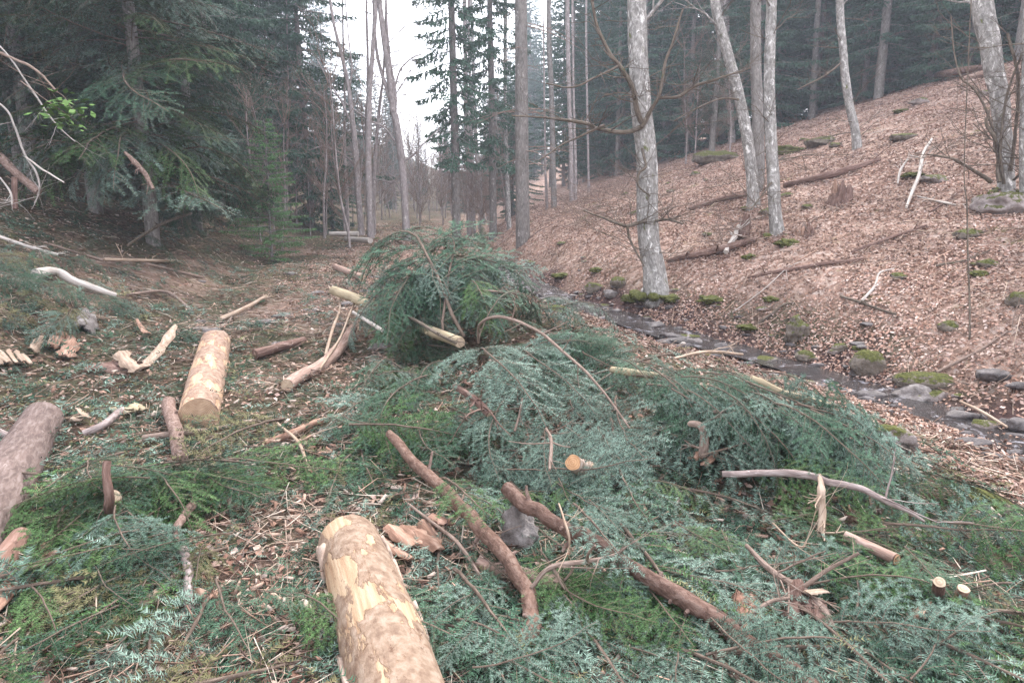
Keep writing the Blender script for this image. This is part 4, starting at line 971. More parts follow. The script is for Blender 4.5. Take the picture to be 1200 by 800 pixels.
rock(845, 405, 16, 12, ROCKW, 'rounded dark stone right of the blocky grey one', ang=.6)
rock(716, 344, 18, 13, ROCK, 'pale grey stone on the far stream bank', ang=.8)
rock(725, 332, 20, 13, ROCKM, 'bright mossy stone left of the main tree', ang=.3)
rock(698, 337, 26, 11, ROCKM, 'dark mossy ledge stone across the stream', ang=.8)
rock(622, 309, 12, 10, ROCKM, 'small dark stone by the upper stream', ang=.7)
rock(655, 362, 26, 12, ROCKM, 'mossy stone on the near bank beside the heap', ang=.7)
rock(965, 165, 36, 13, ROCKM, 'large mossy outcrop high on the slope', ang=.9)
rock(1063, 160, 30, 9, ROCKM, 'flat bright mossy stone on the upper slope', ang=.5)
rock(1097, 209, 32, 10, ROCKS, 'thin mossy slab tilted on the slope near the right tree', ang=.95)
rock(1080, 119, 22, 8, ROCKS, 'grey stone near the top of the slope', ang=.9)
rock(1157, 109, 16, 8, ROCKS, 'small stone below the topmost fallen log', ang=.9)
rock(840, 182, 50, 15, ROCKM, 'bright green mossy hump behind the leaning trunks', ang=.3, rough=.2)
rock(775, 318, 24, 14, ROCKM, 'mossy root stone right of the main tree foot', ang=.4) if False else None
rock(1185, 236, 60, 26, ROCKS, 'mossy hump at the foot of the right hand tree', ang=.3, rough=.2)
rock(870, 268, 20, 12, ROCKM, 'mossy stone between the pair of pale trunks', ang=.4) if False else None
STREAM_LAB = 'dark wet stone lying in the stream bed'
for i in range(250):
    yy = 3.2 + 10.5 * random.random() ** .8; dx_ = random.gauss(0, .42); xx = float(xs(yy)) + dx_
    s_ = random.uniform(.03, .08) * (1 + .9*(random.random() < .12)); V, F = rock_verts(i*13+5, (s_*random.uniform(1.1, 1.7), s_*random.uniform(.7, 1), s_*random.uniform(.3, .6)), 1.0, .16, ICO2)
    o = (xx, yy, float(H(xx, yy)) + s_*.25); mb = MB(); mb.add(V + np.array(o), F)
    tag(mb.build('stream_stone', random.choice([ROCKW, ROCKW, ROCKW, ROCKS]), None, o, smooth=False), 'dark wet stone in the stream bed ' + near(o), 'stone', 'stones in the stream bed')
for i in range(26):
    yy = random.uniform(6.5, 20); dx_ = random.uniform(.7, 9) ; xx = float(xs(yy)) + dx_
    s_ = random.uniform(.05, .14); V, F = rock_verts(i*17+900, (s_*1.3, s_, s_*.6), .5, .35, ICO2)
    o = (xx, yy, float(H(xx, yy)) + s_*.12); mb = MB(); mb.add(V + np.array(o), F)
    tag(mb.build('mossy_stone', ROCKM, None, o, smooth=True), 'low mossy stone in the leaf litter ' + near(o), 'stone', 'mossy stones among the leaves')
for i in range(26):
    yy = random.uniform(6.5, 13); xx = -1.8 - .25*(yy-6) + random.gauss(0, 1.2)
    s_ = random.uniform(.04, .11); V, F = rock_verts(i*19+300, (s_*1.4, s_, s_*.4), .9, .1, ICO2)
    o = (xx, yy, float(H(xx, yy)) + s_*.15); mb = MB(); mb.add(V + np.array(o), F)
    tag(mb.build('track_stone', ROCK, None, o, smooth=False), 'pale stone embedded in the churned track ' + near(o), 'stone', 'pale stones in the track')

# ------------------------------------------------------------------ bare trees
def depth_pts(pts, t): return [at(p[0], p[1], t) for p in pts], [p[2]/2*t/FPX for p in pts]
def bare_tree(name, pts, label, material=BEECH, limbs=(), base_lift=.0, sides=14, crown=5, group=None, top=-260, t=None, moss=False, flare=1.5, cat='tree', seedk=0, jit=.05, bm=None):
    """pts from base upward (px, py, width)"""
    if t is None: t = hit_t(pts[0][0], pts[0][1])
    P, rr = depth_pts(pts, t); rr = [x*.86 for x in rr]
    dlast = P[-1] - P[-2] if len(P) > 1 else np.array([0, 0, 1.0]); dlast /= np.linalg.norm(dlast); dlast = dlast*.5 + np.array([0, 0, .5]); dlast /= np.linalg.norm(dlast)
    extra = np.array([dlast * 2.2, dlast * 4.5]) * (t / 12) ** .5
    foot = P[0].copy(); foot[2] = H(foot[0], foot[1]) - .12
    P2 = [foot] + P + [P[-1] + e for e in extra]; r2 = [rr[0]*flare] + rr + [rr[-1]*.8, rr[-1]*.5]
    n = max(24, 6*len(P2)); PP = smooth_path(P2, n); PP[2:] += .14*rr[0]*np.stack([vnoise(np.stack([PP[2:, 2]*.9, PP[2:, 2]*0, PP[2:, 2]*0], -1), q + int(pts[0][0])) for q in (1, 2, 3)], -1) * np.array([1, 1, 0])
    # arc length based radii
    rad = np.interp(np.linspace(0, 1, n), np.linspace(0, 1, len(r2)), r2)
    mb = MB(); Q, r, U, W, T = tube(mb, PP, rad, sides, n, jit, cap=True)
    root = empty(name, foot, label, cat, group); mb.build('trunk', material, root, foot)
    rg = np.random.default_rng(seedk + int(pts[0][0]*7))
    for lb in limbs:   # explicit limbs: list of (px, py, width[, depth offset])
        LP = [at(p[0], p[1], t + (p[3] if len(p) > 3 else 0)) for p in lb]; lr = [p[2]/2*t/FPX*.72 for p in lb]
        m = MB(); Qb, rb, *_ = tube(m, LP, lr, 7, 6*len(LP), .1, cap=False)
        m.build('branch', bm or BRANCHB, root, foot)
        tw = MB()
        for k in range(4 + len(lb)*2):
            i = rg.integers(len(Qb)//4, len(Qb)); d = rg.normal(0, 1, 3); d[2] = abs(d[2])*.4; d /= np.linalg.norm(d)
            grow(tw, Qb[i], d, rg.uniform(.25, .7), max(rb[i]*.35, .0035), 1, 2, rg, 3, .05, .6, 3)
        tag(tw.build('twigs', bm or BRANCHB, root, foot), kind='stuff')
    for k in range(crown):
        i = int((.74 + .26*k/max(crown, 1)) * (len(Q)-1)); a = rg.uniform(0, 6.28); d = np.array([math.cos(a), math.sin(a), rg.uniform(.4, 1.1)]); d /= np.linalg.norm(d)
        m = MB(); grow(m, Q[i], d, rg.uniform(1.0, 2.2)*(t/14)**.5, r[i]*.22, 0, 3, rg, 5, .2, .55, 3)
        m.build('branch', bm or material, root, foot)
    if material in (BEECH, BEECHD) and t < 26:
        m = MB()
        for k in range(12 if t < 16 else 7):
            i = rg.integers(n//5, n); a = rg.uniform(0, 6.28); d = np.array([math.cos(a), math.sin(a)*.6, rg.uniform(-.1, .7)]); d /= np.linalg.norm(d)
            grow(m, Q[i], d, rg.uniform(.4, 1.1), .007 + .0003*t, 1, 3, rg, 3, .1, .45, 3)
        tag(m.build('fine_twigs', bm or BRANCHB, root, foot), kind='stuff')
    if moss:
        for k in range(moss):
            i = rg.integers(1, n//4); a = rg.uniform(0, 6.28); V, F = rock_verts(int(rg.integers(9999)), (r[i]*.5, r[i]*.5, r[i]*.35), .2, .25, ICO2)
            m = MB(); m.add(V + Q[1 if k % 2 else 0] + np.array([math.cos(a)*r[0]*1.1, math.sin(a)*r[0]*1.1, r[0]*.3]), F); m.build('moss', MOSSM, root, foot)
    return root
bare_tree('beech_tree', [(770, 345, 36), (767, 320, 31), (762, 280, 29), (757, 200, 28), (752, 130, 27), (749, 62, 26), (746, 0, 25)],
  'main pale beech standing by the stream with crooked mossy side branches', sides=26, crown=4, moss=7, flare=1.45, jit=.07, limbs=[
  [(757, 146, 9, -.1), (735, 155, 7, -.3), (700, 150, 6, -.5), (684, 144, 6, -.6), (640, 138, 3, -.8), (600, 136, 2, -1)],
  [(754, 146, 9, -.2), (747, 132, 9, -.3), (742, 105, 8, -.4), (728, 80, 7, -.5), (714, 62, 6, -.5), (700, 30, 5, -.6), (690, -20, 4, -.7)],
  [(752, 148, 8, -.2), (765, 125, 6, -.4), (774, 108, 5, -.5), (777, 84, 5, -.5), (786, 55, 4, -.5), (800, 10, 3, -.5)],
  [(770, 115, 5, -.4), (795, 114, 5, -.5), (815, 100, 5, -.6), (842, 92, 3, -.7), (880, 80, 2, -.8)],
  [(708, 147, 5, -.5), (680, 160, 3, -.6), (655, 172, 2.5, -.7), (632, 188, 2, -.8)],
  [(726, 77, 4, -.5), (700, 90, 3, -.7), (670, 102, 2.5, -.9), (640, 98, 2, -1)],
  [(762, 257, 5, -.1), (745, 262, 6, -.3), (731, 264, 5, -.4), (700, 253, 3, -.6), (684, 246, 2, -.7)],
  [(735, 264, 4, -.4), (738, 280, 4, -.4), (746, 296, 3, -.4), (755, 312, 2, -.4)],
  [(752, 175, 4, -.2), (756, 195, 4, -.4), (748, 204, 4, -.4), (748, 218, 3, -.4), (762, 230, 3, -.3)],
  [(766, 259, 5, -.1), (782, 258, 4, -.3), (800, 262, 3, -.5)]])
bare_tree('beech_tree', [(884, 243, 20), (883, 225, 16), (880, 190, 15), (872, 140, 15), (862, 95, 14), (853, 62, 14), (838, 0, 13)], 'leftmost of the paired pale trunks, leaning left with moss at its foot', sides=18, crown=4, moss=3, t=None, limbs=[[(868, 118, 4), (845, 116, 3, -.4), (815, 128, 2, -.6), (790, 142, 2, -.7)]])
bare_tree('beech_tree', [(912, 273, 20), (909, 250, 17), (905, 200, 16), (902, 130, 15), (901, 62, 14), (903, 0, 14)], 'straight pale trunk just right of the leaning one', sides=18, crown=4, moss=5, limbs=[[(908, 210, 3), (895, 225, 3, -.3), (880, 245, 2, -.5)]])
bare_tree('spruce_trunk_tree', [(887, 262, 16), (887, 230, 15), (889, 180, 15), (888, 120, 15), (886, 62, 14), (886, 0, 14)], 'duller trunk standing between the paired pale trunks', SPRUCEB, sides=14, crown=3, t=13.6)
bare_tree('beech_tree', [(1005, 174, 13), (1002, 150, 11), (996, 126, 11), (990, 90, 11), (988, 62, 10), (984, 0, 10)], 'slim leaning trunk halfway up the leafy slope', sides=12, crown=3, moss=2, limbs=[[(990, 70, 4), (965, 90, 3), (935, 105, 2)]])
bare_tree('slope_tree', [(968, 124, 12), (967, 90, 11), (966, 62, 11), (965, 0, 11)], 'wide grey trunk at the forest edge left of the slim leaning one', SPRUCEB, sides=12, crown=2)
bare_tree('slope_tree', [(981, 124, 7), (981, 90, 6), (980, 62, 6), (980, 0, 5)], 'very thin trunk touching the wide grey one at the forest edge', SPRUCEB, sides=8, crown=2)
bare_tree('slope_tree', [(1000, 104, 9), (999, 62, 9), (998, 0, 9)], 'grey trunk behind the slim leaning one at the forest edge', SPRUCEB, sides=10, crown=2)
bare_tree('slope_tree', [(1033, 100, 12), (1033, 80, 11), (1033, 62, 11), (1034, 0, 10)], 'brownish trunk alone at the top of the slope', SPRUCEB, sides=12, crown=2)
bare_tree('beech_tree', [(780, 188, 10), (778, 150, 9), (777, 100, 8), (775, 62, 8), (774, 0, 8)], 'pale slim trunk just right of the main beech', sides=12, crown=3)
bare_tree('beech_tree', [(718, 202, 9), (715, 160, 8), (712, 110, 8), (710, 62, 8), (708, 0, 8)], 'pale slim trunk left of the main beech', sides=12, crown=3)
bare_tree('slope_tree', [(833, 170, 8), (832, 130, 7), (830, 62, 6), (829, 0, 6)], 'short grey stem by the green mossy hump', SPRUCEB, sides=10, crown=2)
bare_tree('slope_tree', [(858, 168, 10), (856, 130, 9), (854, 90, 8), (850, 0, 8)], 'pale stem half hidden behind the leaning trunk', BEECHD, sides=10, crown=2)
bare_tree('slope_tree', [(818, 162, 5), (818, 130, 5), (817, 62, 4), (816, 0, 4)], 'thinnest dark stem left of the green mossy hump', SPRUCEB, sides=8, crown=1)
# right multi stem tree
bare_tree('hazel_tree', [(1181, 222, 22), (1180, 190, 19), (1178, 150, 20), (1172, 110, 22), (1162, 62, 24), (1150, 0, 25)], 'broad many stemmed tree at the right edge with low crooked suckers', sides=20, crown=2, moss=4, jit=.1, limbs=[
  [(1170, 214, 7, -.3), (1170, 190, 7, -.3), (1167, 166, 6, -.4), (1157, 147, 5, -.4), (1158, 130, 3, -.4)],
  [(1162, 213, 7, -.4), (1140, 200, 5, -.6), (1120, 187, 4, -.8), (1100, 183, 3, -.9), (1087, 181, 2, -1)],
  [(1172, 200, 5, -.2), (1160, 140, 4, -.4), (1142, 106, 3, -.5), (1126, 90, 3, -.6), (1118, 62, 2, -.6), (1114, 20, 2, -.6)],
  [(1184, 200, 6, -.2), (1190, 150, 5, -.3), (1192, 90, 5, -.4), (1180, 40, 4, -.4)],
  [(1188, 210, 4, -.3), (1200, 200, 4, -.6), (1215, 190, 3, -.8)],
  [(1176, 215, 5, -.3), (1172, 170, 4, -.4), (1180, 110, 4, -.4), (1198, 62, 3, -.5)]])
bare_tree('beech_tree', [(1208, 240, 26), (1207, 180, 24), (1207, 120, 24), (1210, 62, 24), (1216, 0, 24)], 'thick trunk cut by the right edge behind the many stemmed tree', sides=18, crown=2)
# sapling
bare_tree('sapling', [(1136, 398, 3), (1136, 350, 2.6), (1134, 300, 2.4), (1133, 240, 2), (1130, 190, 1.6)], 'very thin straight sapling rising from the leaves at right', BRANCHB, sides=5, crown=3, flare=1.1)
# mid distance trunks left of the main beech
MIDL = 'slender hazy trunk in the row at the valley head'
for (pts, m_, lab, t_) in (
  ([(597, 268, 7), (594, 200, 6), (592, 130, 5), (592, 62, 5), (592, 0, 5)], BEECH, 'mottled slim birch like trunk left of the stout spruce trunk', 17),
  ([(566, 262, 7), (562, 220, 6), (557, 150, 5), (554, 62, 5), (552, 0, 4)], BEECH, 'thin pale trunk with a green tuft at its foot', 22),
  ([(550, 276, 8), (549, 200, 7), (546, 120, 7), (545, 62, 6), (544, 0, 6)], BEECHD, 'straight hazy trunk right of the ragged spruce', 21),
  ([(556, 274, 5), (554, 200, 4), (550, 62, 4), (549, 0, 4)], BEECHD, 'thinnest of the hazy trunks right of the ragged spruce', 23),
  ([(670, 236, 7), (669, 180, 6), (667, 120, 6), (666, 62, 6), (665, 0, 6)], BEECHD, 'upright grey trunk in front of the dark conifers, taller of a close pair', 25),
  ([(675, 234, 4), (674, 180, 4), (672, 100, 3), (671, 0, 3)], BEECHD, 'thin companion stem right of the upright grey trunk', 24),
  ([(649, 243, 8), (648, 200, 8), (646, 120, 7), (644, 62, 7), (643, 0, 6)], SPRUCEB, 'reddish grey trunk left of the close pair', 25),
  ([(641, 246, 4), (640, 214, 4), (639, 190, 3)], BEECHD, 'short broken snag beside the reddish grey trunk', 24),
  ([(690, 226, 4), (689, 180, 3), (688, 120, 3), (687, 40, 3)], BEECHD, 'thin stem standing over the brush pile', 24),
  ([(476, 282, 12), (474, 240, 10), (471, 195, 10), (464, 140, 10), (460, 122, 9)], BEECHD, 'forked bare tree nearest the sky gap', 19),
  ([(435, 278, 10), (433, 240, 9), (432, 195, 9), (433, 111, 7), (437, 62, 6), (440, 0, 6)], BEECHD, 'bare tree with yellow moss at its foot', 20),
  ([(424, 276, 9), (420, 230, 8), (417, 178, 8), (411, 120, 6), (402, 74, 5), (390, 20, 4)], BEECHD, 'bare tree leaning left beside the mossy footed one', 21),
  ([(438, 276, 6), (438, 230, 6), (440, 180, 5), (446, 115, 4), (450, 80, 3)], BEECHD, 'thin stem slanting right between the bare trees', 20.5),
  ([(408, 272, 6), (406, 220, 5), (404, 170, 4), (404, 110, 3)], BEECHD, 'young bare stem at the edge of the dark spruces', 23),
  ([(432, 275, 6), (431, 200, 5), (430, 150, 5), (431, 108, 4)], BEECHD, 'snapped stem beside the mossy footed tree', 19.5),
  ([(336, 262, 4), (336, 200, 3.5), (337, 150, 3), (338, 100, 2)], BEECHD, 'pale thin stem in front of the dark spruces at left', 19),
  ([(430, 277, 3), (540, 200, 2)], BEECHD, '', 0)):
    if not lab: continue
    lim = []
    if 'forked' in lab:
        lim = [[(464, 142, 8), (457, 115, 7), (448, 88, 6), (442, 62, 5), (438, 10, 4), (436, -40, 3)], [(463, 135, 7), (463, 112, 6), (460, 90, 5), (456, 62, 5), (452, 0, 4), (455, -50, 3)],
               [(475, 188, 4), (484, 182, 3), (495, 170, 2), (515, 150, 1.4)], [(462, 165, 4), (450, 150, 3), (430, 140, 3), (410, 125, 2), (390, 108, 2)], [(461, 108, 4), (468, 85, 3), (480, 70, 2), (500, 62, 1.5)],
               [(472, 230, 4), (464, 215, 3), (458, 214, 3), (448, 212, 2), (430, 208, 2)]]
    if 'leaning left' in lab:
        lim = [[(414, 150, 4), (400, 120, 3), (385, 95, 2), (372, 70, 2)], [(409, 105, 4), (412, 80, 3), (408, 40, 2), (405, 0, 2)], [(419, 195, 4), (400, 180, 3), (380, 172, 2), (362, 176, 2)]]
    hit = None
    cr = 0 if 'snag' in lab or 'snapped' in lab else (3 if t_ < 23 else 2)
    bare_tree('bare_tree' if m_ is not SPRUCEB else 'conifer_trunk', pts, lab, m_, limbs=lim, sides=9, crown=cr, t=None, moss=4 if 'yellow moss' in lab else 0, bm=BEECHD)

# ------------------------------------------------------------------ conifers
def conifer_mesh(Hh, Rr, nb, seed, z0=.1, droop=.35, tw=.10, leaf=.09, lw=.035, matf=None, per=5, curve=.8, spacing=.09):
    rg = np.random.default_rng(seed); tr = MB(); fo = MB(); de = MB()
    bend = rg.normal(0, .02, 2)
    tube(tr, [(0, 0, -.4), (0, 0, 0), (bend[0]*Hh*.3, bend[1]*Hh*.3, Hh*.5), (bend[0]*Hh*.5, bend[1]*Hh*.5, Hh)], [Hh*.011 + .02, Hh*.009 + .01, Hh*.006, .01], 10, 24, .06)
    cen = lambda z: np.array([bend[0]*Hh*.5*(z/Hh), bend[1]*Hh*.5*(z/Hh), z])
    AV = []; 
    for i in range(nb):
        u = (i + rg.random()) / nb; z = Hh * (z0 + (1 - z0) * u ** .95); az = i * 2.399 + rg.normal(0, .35)
        L = Rr * (1 - (z/Hh) ** 1.15) ** curve * rg.uniform(.6, 1.12) + .15
        if u < .12: L *= rg.uniform(.5, .95)
        n = 9; s = np.linspace(0, 1, n)
        h = np.array([math.cos(az), math.sin(az), 0]); sl = droop * rg.uniform(.6, 1.3) * (1.15 - u)
        P = cen(z) + h * (L * s)[:, None] + np.array([0, 0, 1]) * (L * (.10*s - sl*s**1.4 + .28*sl*s**4))[:, None]
        tube(tr, P, [.008 + .007*L, .003], 4, n, 0, cap=False)
        m = max(4, int(L / spacing)); side = np.array([-h[1], h[0], 0])
        ss = (np.arange(m) + rg.random(m)) / m * .88 + .12
        for sg in (-1, 1, 0):
            base_ = np.stack([np.interp(ss, s, P[:, q]) for q in range(3)], -1)
            tl = (tw * 3.2 * (1.05 - ss) ** .6 + .05) * rg.uniform(.5, 1.2, m) * min(1.0, L/1.2 + .3)
            if sg == 0: D = h * .3 + np.array([0, 0, -1.0]) + side * rg.normal(0, .3, m)[:, None]; tl = tl * .55
            else: D = side * sg * 1.0 + h * rg.uniform(.4, 1.0, m)[:, None] - np.array([0, 0, 1]) * rg.uniform(.15, .7, m)[:, None] * (1 + droop)
            D /= np.linalg.norm(D, axis=1)[:, None]
            for q in range(per):
                uq = (q + rg.random(m) * .8) / per; p = base_ + D * (tl*uq)[:, None]
                dv = D + rg.normal(0, .42, (m, 3)); dv /= np.linalg.norm(dv, axis=1)[:, None]
                wv_ = np.cross(dv, rg.normal(0, 1, (m, 3))); wv_ /= np.linalg.norm(wv_, axis=1)[:, None]
                ll = leaf * rg.uniform(.6, 1.3, m)[:, None]
                AV.append(np.stack([p - wv_*lw*.5, p + wv_*lw*.5, p + dv*ll], 1))
    V = np.concatenate(AV).reshape(-1, 3)
    fo.add(V, np.arange(len(V)).reshape(-1, 3), 0, np.repeat(rg.uniform(.7, 1.25, len(V)//3), 3)[:, None] * np.ones(3))
    if z0 > .08:   # dead lower branches
        for i in range(int(26 * min(1, z0*4))):
            z = Hh * z0 * rg.uniform(.25, 1.2); az = rg.uniform(0, 6.28); L = rg.uniform(.4, 1.4)
            h = np.array([math.cos(az), math.sin(az), rg.uniform(-.4, .1)])
            tube(de, [cen(z), cen(z) + h*L*.5, cen(z) + h*L + np.array([0, 0, -.1*L])], [.012, .003], 4, 6, .05, cap=False)
            for q in range(4):
                pp = cen(z) + h*L*rg.uniform(.3, 1); dv = rg.normal(0, 1, 3); dv[2] *= .4; tube(de, [pp, pp + dv*.22], [.004, .0015], 3, 2, 0, cap=False)
    t_me = tr.mesh('trunk', SPRUCEB); f_me = fo.mesh('crown', matf or SPRF, smooth=False); d_me = de.mesh('dead_branches', TWIGB) if de.n else None
    return t_me, f_me, d_me, len(V)//3
CON = {}
CON['big'] = conifer_mesh(12, 3.0, 125, 1, .06, .45, tw=.11, leaf=.06, lw=.022, per=7, spacing=.055)
CON['tallA'] = conifer_mesh(19, 2.8, 150, 2, .10, .45, tw=.14, leaf=.13, lw=.055, per=5, spacing=.10)
CON['tallB'] = conifer_mesh(20, 3.2, 160, 3, .05, .55, tw=.16, leaf=.14, lw=.06, per=5, spacing=.11)
CON['tallC'] = conifer_mesh(17, 2.2, 100, 4, .35, .30, tw=.13, leaf=.13, lw=.05, per=4, spacing=.12)
CON['full'] = conifer_mesh(14, 3.1, 170, 5, .01, .45, tw=.16, leaf=.115, lw=.05, per=5, spacing=.085)
CON['young'] = conifer_mesh(3.2, 1.0, 85, 6, .02, .1, tw=.06, leaf=.05, lw=.018, per=5, spacing=.045, matf=SPRF2)
CON['ragged'] = conifer_mesh(16, 1.7, 105, 7, .16, .6, tw=.17, leaf=.13, lw=.055, per=6, spacing=.10)
print('conifer tris', {k: v[3] for k, v in CON.items()})
def conifer(kind, x, y, sc, label, group=None, rz=None, name='spruce_tree', h=None):
    z = float(H(x, y)) if h is None else h
    o = empty(name, (x, y, z), label, 'tree', group); o.rotation_euler = (random.gauss(0, .01), random.gauss(0, .01), random.uniform(0, 6.28) if rz is None else rz)
    o.scale = (sc, sc, sc * random.uniform(.92, 1.1))
    t_, f_, d_, _ = CON[kind]
    for n_, me in (('trunk', t_), ('crown', f_), ('dead_branches', d_)):
        if me is None: continue
        c = bpy.data.objects.new(n_, me); col.objects.link(c); c.parent = o
        if n_ == 'dead_branches': c['kind'] = 'stuff'
def con_px(kind, px, py, sc, label, t=None, **k):
    t_ = hit_t(px, py) if t is None else t; p = at(px, py, t_); conifer(kind, p[0], p[1], sc, label, **k)
def bough_tree(px, py, Hh, Rr, nb, z0, label, t=None, seed=0, keys='dbg', droop=.5, gap=.0):
    rg = np.random.default_rng(seed); t = hit_t(px, py) if t is None else t; p = at(px, py, t); z = float(H(p[0], p[1]))
    o = empty('fir_tree', (p[0], p[1], z), label, 'tree'); mb = MB()
    tube(mb, [(0, 0, -.3), (0, 0, .2), (.03, .02, Hh*.5), (0, .05, Hh)], [.15, .12, .08, .01], 12, 26, .08)
    mb.build('trunk', SPRUCEB, o)
    for i in range(nb):
        u = (i + rg.random())/nb; zz = Hh*(z0 + (1-z0)*u); az = i*2.399 + rg.normal(0, .4)
        L = Rr * (1 - u**1.3*.85) * rg.uniform(.4, 1.0); k = int(rg.choice([0, 1, 2, 5, 6, 2])); BL, sm, mm = BOUGHS[k]; sc = L/(BL*.93)
        M_ = Matrix.Translation((0, 0, zz)) @ Matrix.Rotation(az, 4, 'Z') @ Matrix.Rotation(droop*rg.uniform(.2, 1.1) - .35*u, 4, 'Y') @ Matrix.Rotation(rg.normal(0, .35), 4, 'X') @ Matrix.Diagonal((sc, sc*rg.uniform(.9, 1.2), sc, 1))
        b = bpy.data.objects.new('branch', sm); col.objects.link(b); b.parent = o; b.matrix_local = M_
        c = bpy.data.objects.new('needles', mm[keys[int(rg.integers(len(keys)))]]); col.objects.link(c); c.parent = b
    return o
bough_tree(180, 286, 11, 2.9, 230, .10, 'nearest dark fir at left with branches sweeping over the track edge', seed=3)
bough_tree(113, 250, 11, 2.6, 150, .13, 'fir with a dark bare lower trunk behind the nearest one', seed=4, keys='dbd')
bough_tree(232, 268, 8, 2.2, 110, .05, 'smaller fir tucked in right of the nearest one', t=15, seed=5, keys='ddb')
bough_tree(40, 215, 11, 2.8, 120, .2, 'fir shading the bank at the far left', t=12, seed=6, keys='dbo')
bough_tree(835, 160, 9, 1.6, 80, .12, 'drooping silvery fir behind the green mossy hump', t=24, seed=8, keys='db')
con_px('young', 316, 274, 1.0, 'young pale green spruce beside the track', t=15)
con_px('full', 262, 262, .9, 'broad spruce behind and right of the nearest one', t=19)
con_px('full', 366, 262, 1.0, 'bluish spruce at the left edge of the sky gap', t=25)
con_px('full', 300, 250, 1.0, 'tall spruce rising behind the young one', t=24)
con_px('full', 222, 250, 1.1, 'dense spruce behind the nearest one', t=22)
con_px('big', 30, 232, 1.0, 'spruce overhanging the left edge', t=13)
con_px('full', 390, 268, .45, 'low bluish spruce under the bare trees', t=26)
con_px('ragged', 535, 272, 1.15, 'ragged thin spruce against the sky gap', t=24)
con_px('ragged', 578, 262, 1.1, 'ragged spruce left of the stout spruce trunk', t=26)
con_px('tallC', 613, 264, 1.25, 'stout straight spruce trunk standing at the slope foot', t=18)
con_px('young', 565, 262, .28, 'tiny spruce seedling at the foot of a thin pale trunk', t=21)
con_px('full', 600, 250, .5, 'small spruce behind the mottled slim trunk', t=30)
# background forest, right
COLS = [(20, 'the left edge'), (113, 'the dark bare spruce trunk'), (180, 'the nearest spruce'), (250, 'the broad spruce'), (316, 'the young pale spruce'), (366, 'the bluish spruce'), (434, 'the mossy footed bare tree'),
        (476, 'the forked bare tree'), (535, 'the ragged spruce'), (566, 'the tufted thin trunk'), (608, 'the stout spruce trunk'), (648, 'the reddish grey trunk'), (670, 'the close pair of trunks'), (714, 'the pale slim trunk'),
        (758, 'the main beech'), (832, 'the green mossy hump'), (870, 'the leaning pale trunk'), (905, 'the straight pale trunk'), (966, 'the wide grey trunk'), (992, 'the slim leaning trunk'), (1033, 'the lone brownish trunk'), (1100, 'the topmost fallen log'), (1175, 'the many stemmed tree')]
def column(p):
    px, _ = to_px((p[0], p[1], float(H(p[0], p[1])))); b = min(COLS, key=lambda c: abs(c[0]-px)); dx = px - b[0]
    dist = math.hypot(*p); row = 'front row' if dist < 27 else ('middle rows' if dist < 40 else 'back rows')
    return row + (' behind ' if abs(dx) < 8 else (' right of ' if dx > 0 else ' left of ')) + b[1]
def az_of(x, y): # photo column of a ground spot
    return 600 + FPX * x / (y * math.cos(PITCH) + 0.0001)
cnt = 0; placed = []
tries = 0
while cnt < 105 and tries < 9000:
    tries += 1
    y = random.uniform(17, 62); x = random.uniform(2, 44); d = (x - float(xs(y)))*.9
    need = 15.5 if y < 24 else (15.5 - (y - 24) * .9)
    if d < max(need, 4.5) or d > max(need, 4.5) + 19: continue
    if any((x-a)**2 + (y-b)**2 < 2.4 for a, b in placed): continue
    if abs(x / y) > 1.15: continue
    if 470 < az_of(x, y) < 600 and y < 50: continue
    placed.append((x, y)); cnt += 1
    conifer(random.choice(['tallA', 'tallB', 'full', 'full', 'full', 'tallC']), x, y, random.uniform(.8, 1.15), 'dark conifer beyond the slope, ' + column((x, y)), 'conifers beyond the slope')
for i in range(34):
    px = random.uniform(930, 1290); t_ = random.uniform(27, 40); p = at(px, 100, t_); dd_ = (p[0] - float(xs(p[1])))*.9
    if dd_ < 18: continue
    conifer(random.choice(['full', 'full', 'tallB']), p[0], p[1], random.uniform(.8, 1.1), 'dark conifer beyond the slope, ' + column((p[0], p[1])), 'conifers beyond the slope')
# background forest, left
placed = []; cnt = 0; tries = 0
while cnt < 62 and tries < 9000:
    tries += 1
    y = random.uniform(11, 60); x = random.uniform(-44, -6)
    if -x < 9 + max(0, y - 24) * .13 and y < 200: 
        if -x < .30*y + 1.5: continue
    if -x < .255*y + 3.2 or az_of(x, y) > 385: continue
    if y < 16 and -x < 11: continue
    if 265 < az_of(x, y) < 405 and y < 23: continue
    if -x / y > 1.2: continue
    if any((x-a)**2 + (y-b)**2 < 3.6 for a, b in placed): continue
    placed.append((x, y)); cnt += 1
    conifer(random.choice(['tallB', 'full', 'full', 'tallA', 'big'] if y < 30 else ['full', 'tallB']), x, y, random.uniform(.8, 1.1), 'dark spruce on the left bank, ' + column((x, y)), 'spruces on the left bank')
# hazy valley head
placed = []
for i in range(46):
    y = random.uniform(55, 100); px = random.uniform(340, 640); x = (px - 600)/FPX*y*math.cos(PITCH)
    edge = min(1, abs(px - 498) / 90)
    conifer(random.choice(['full', 'tallA', 'ragged']), x, y, (.36 + .75*edge ** 1.5) * random.uniform(.75, 1.1) * (.7 + y/260), 'small hazy conifer at the valley end, ' + column((x, y)), 'hazy conifers at the valley head')
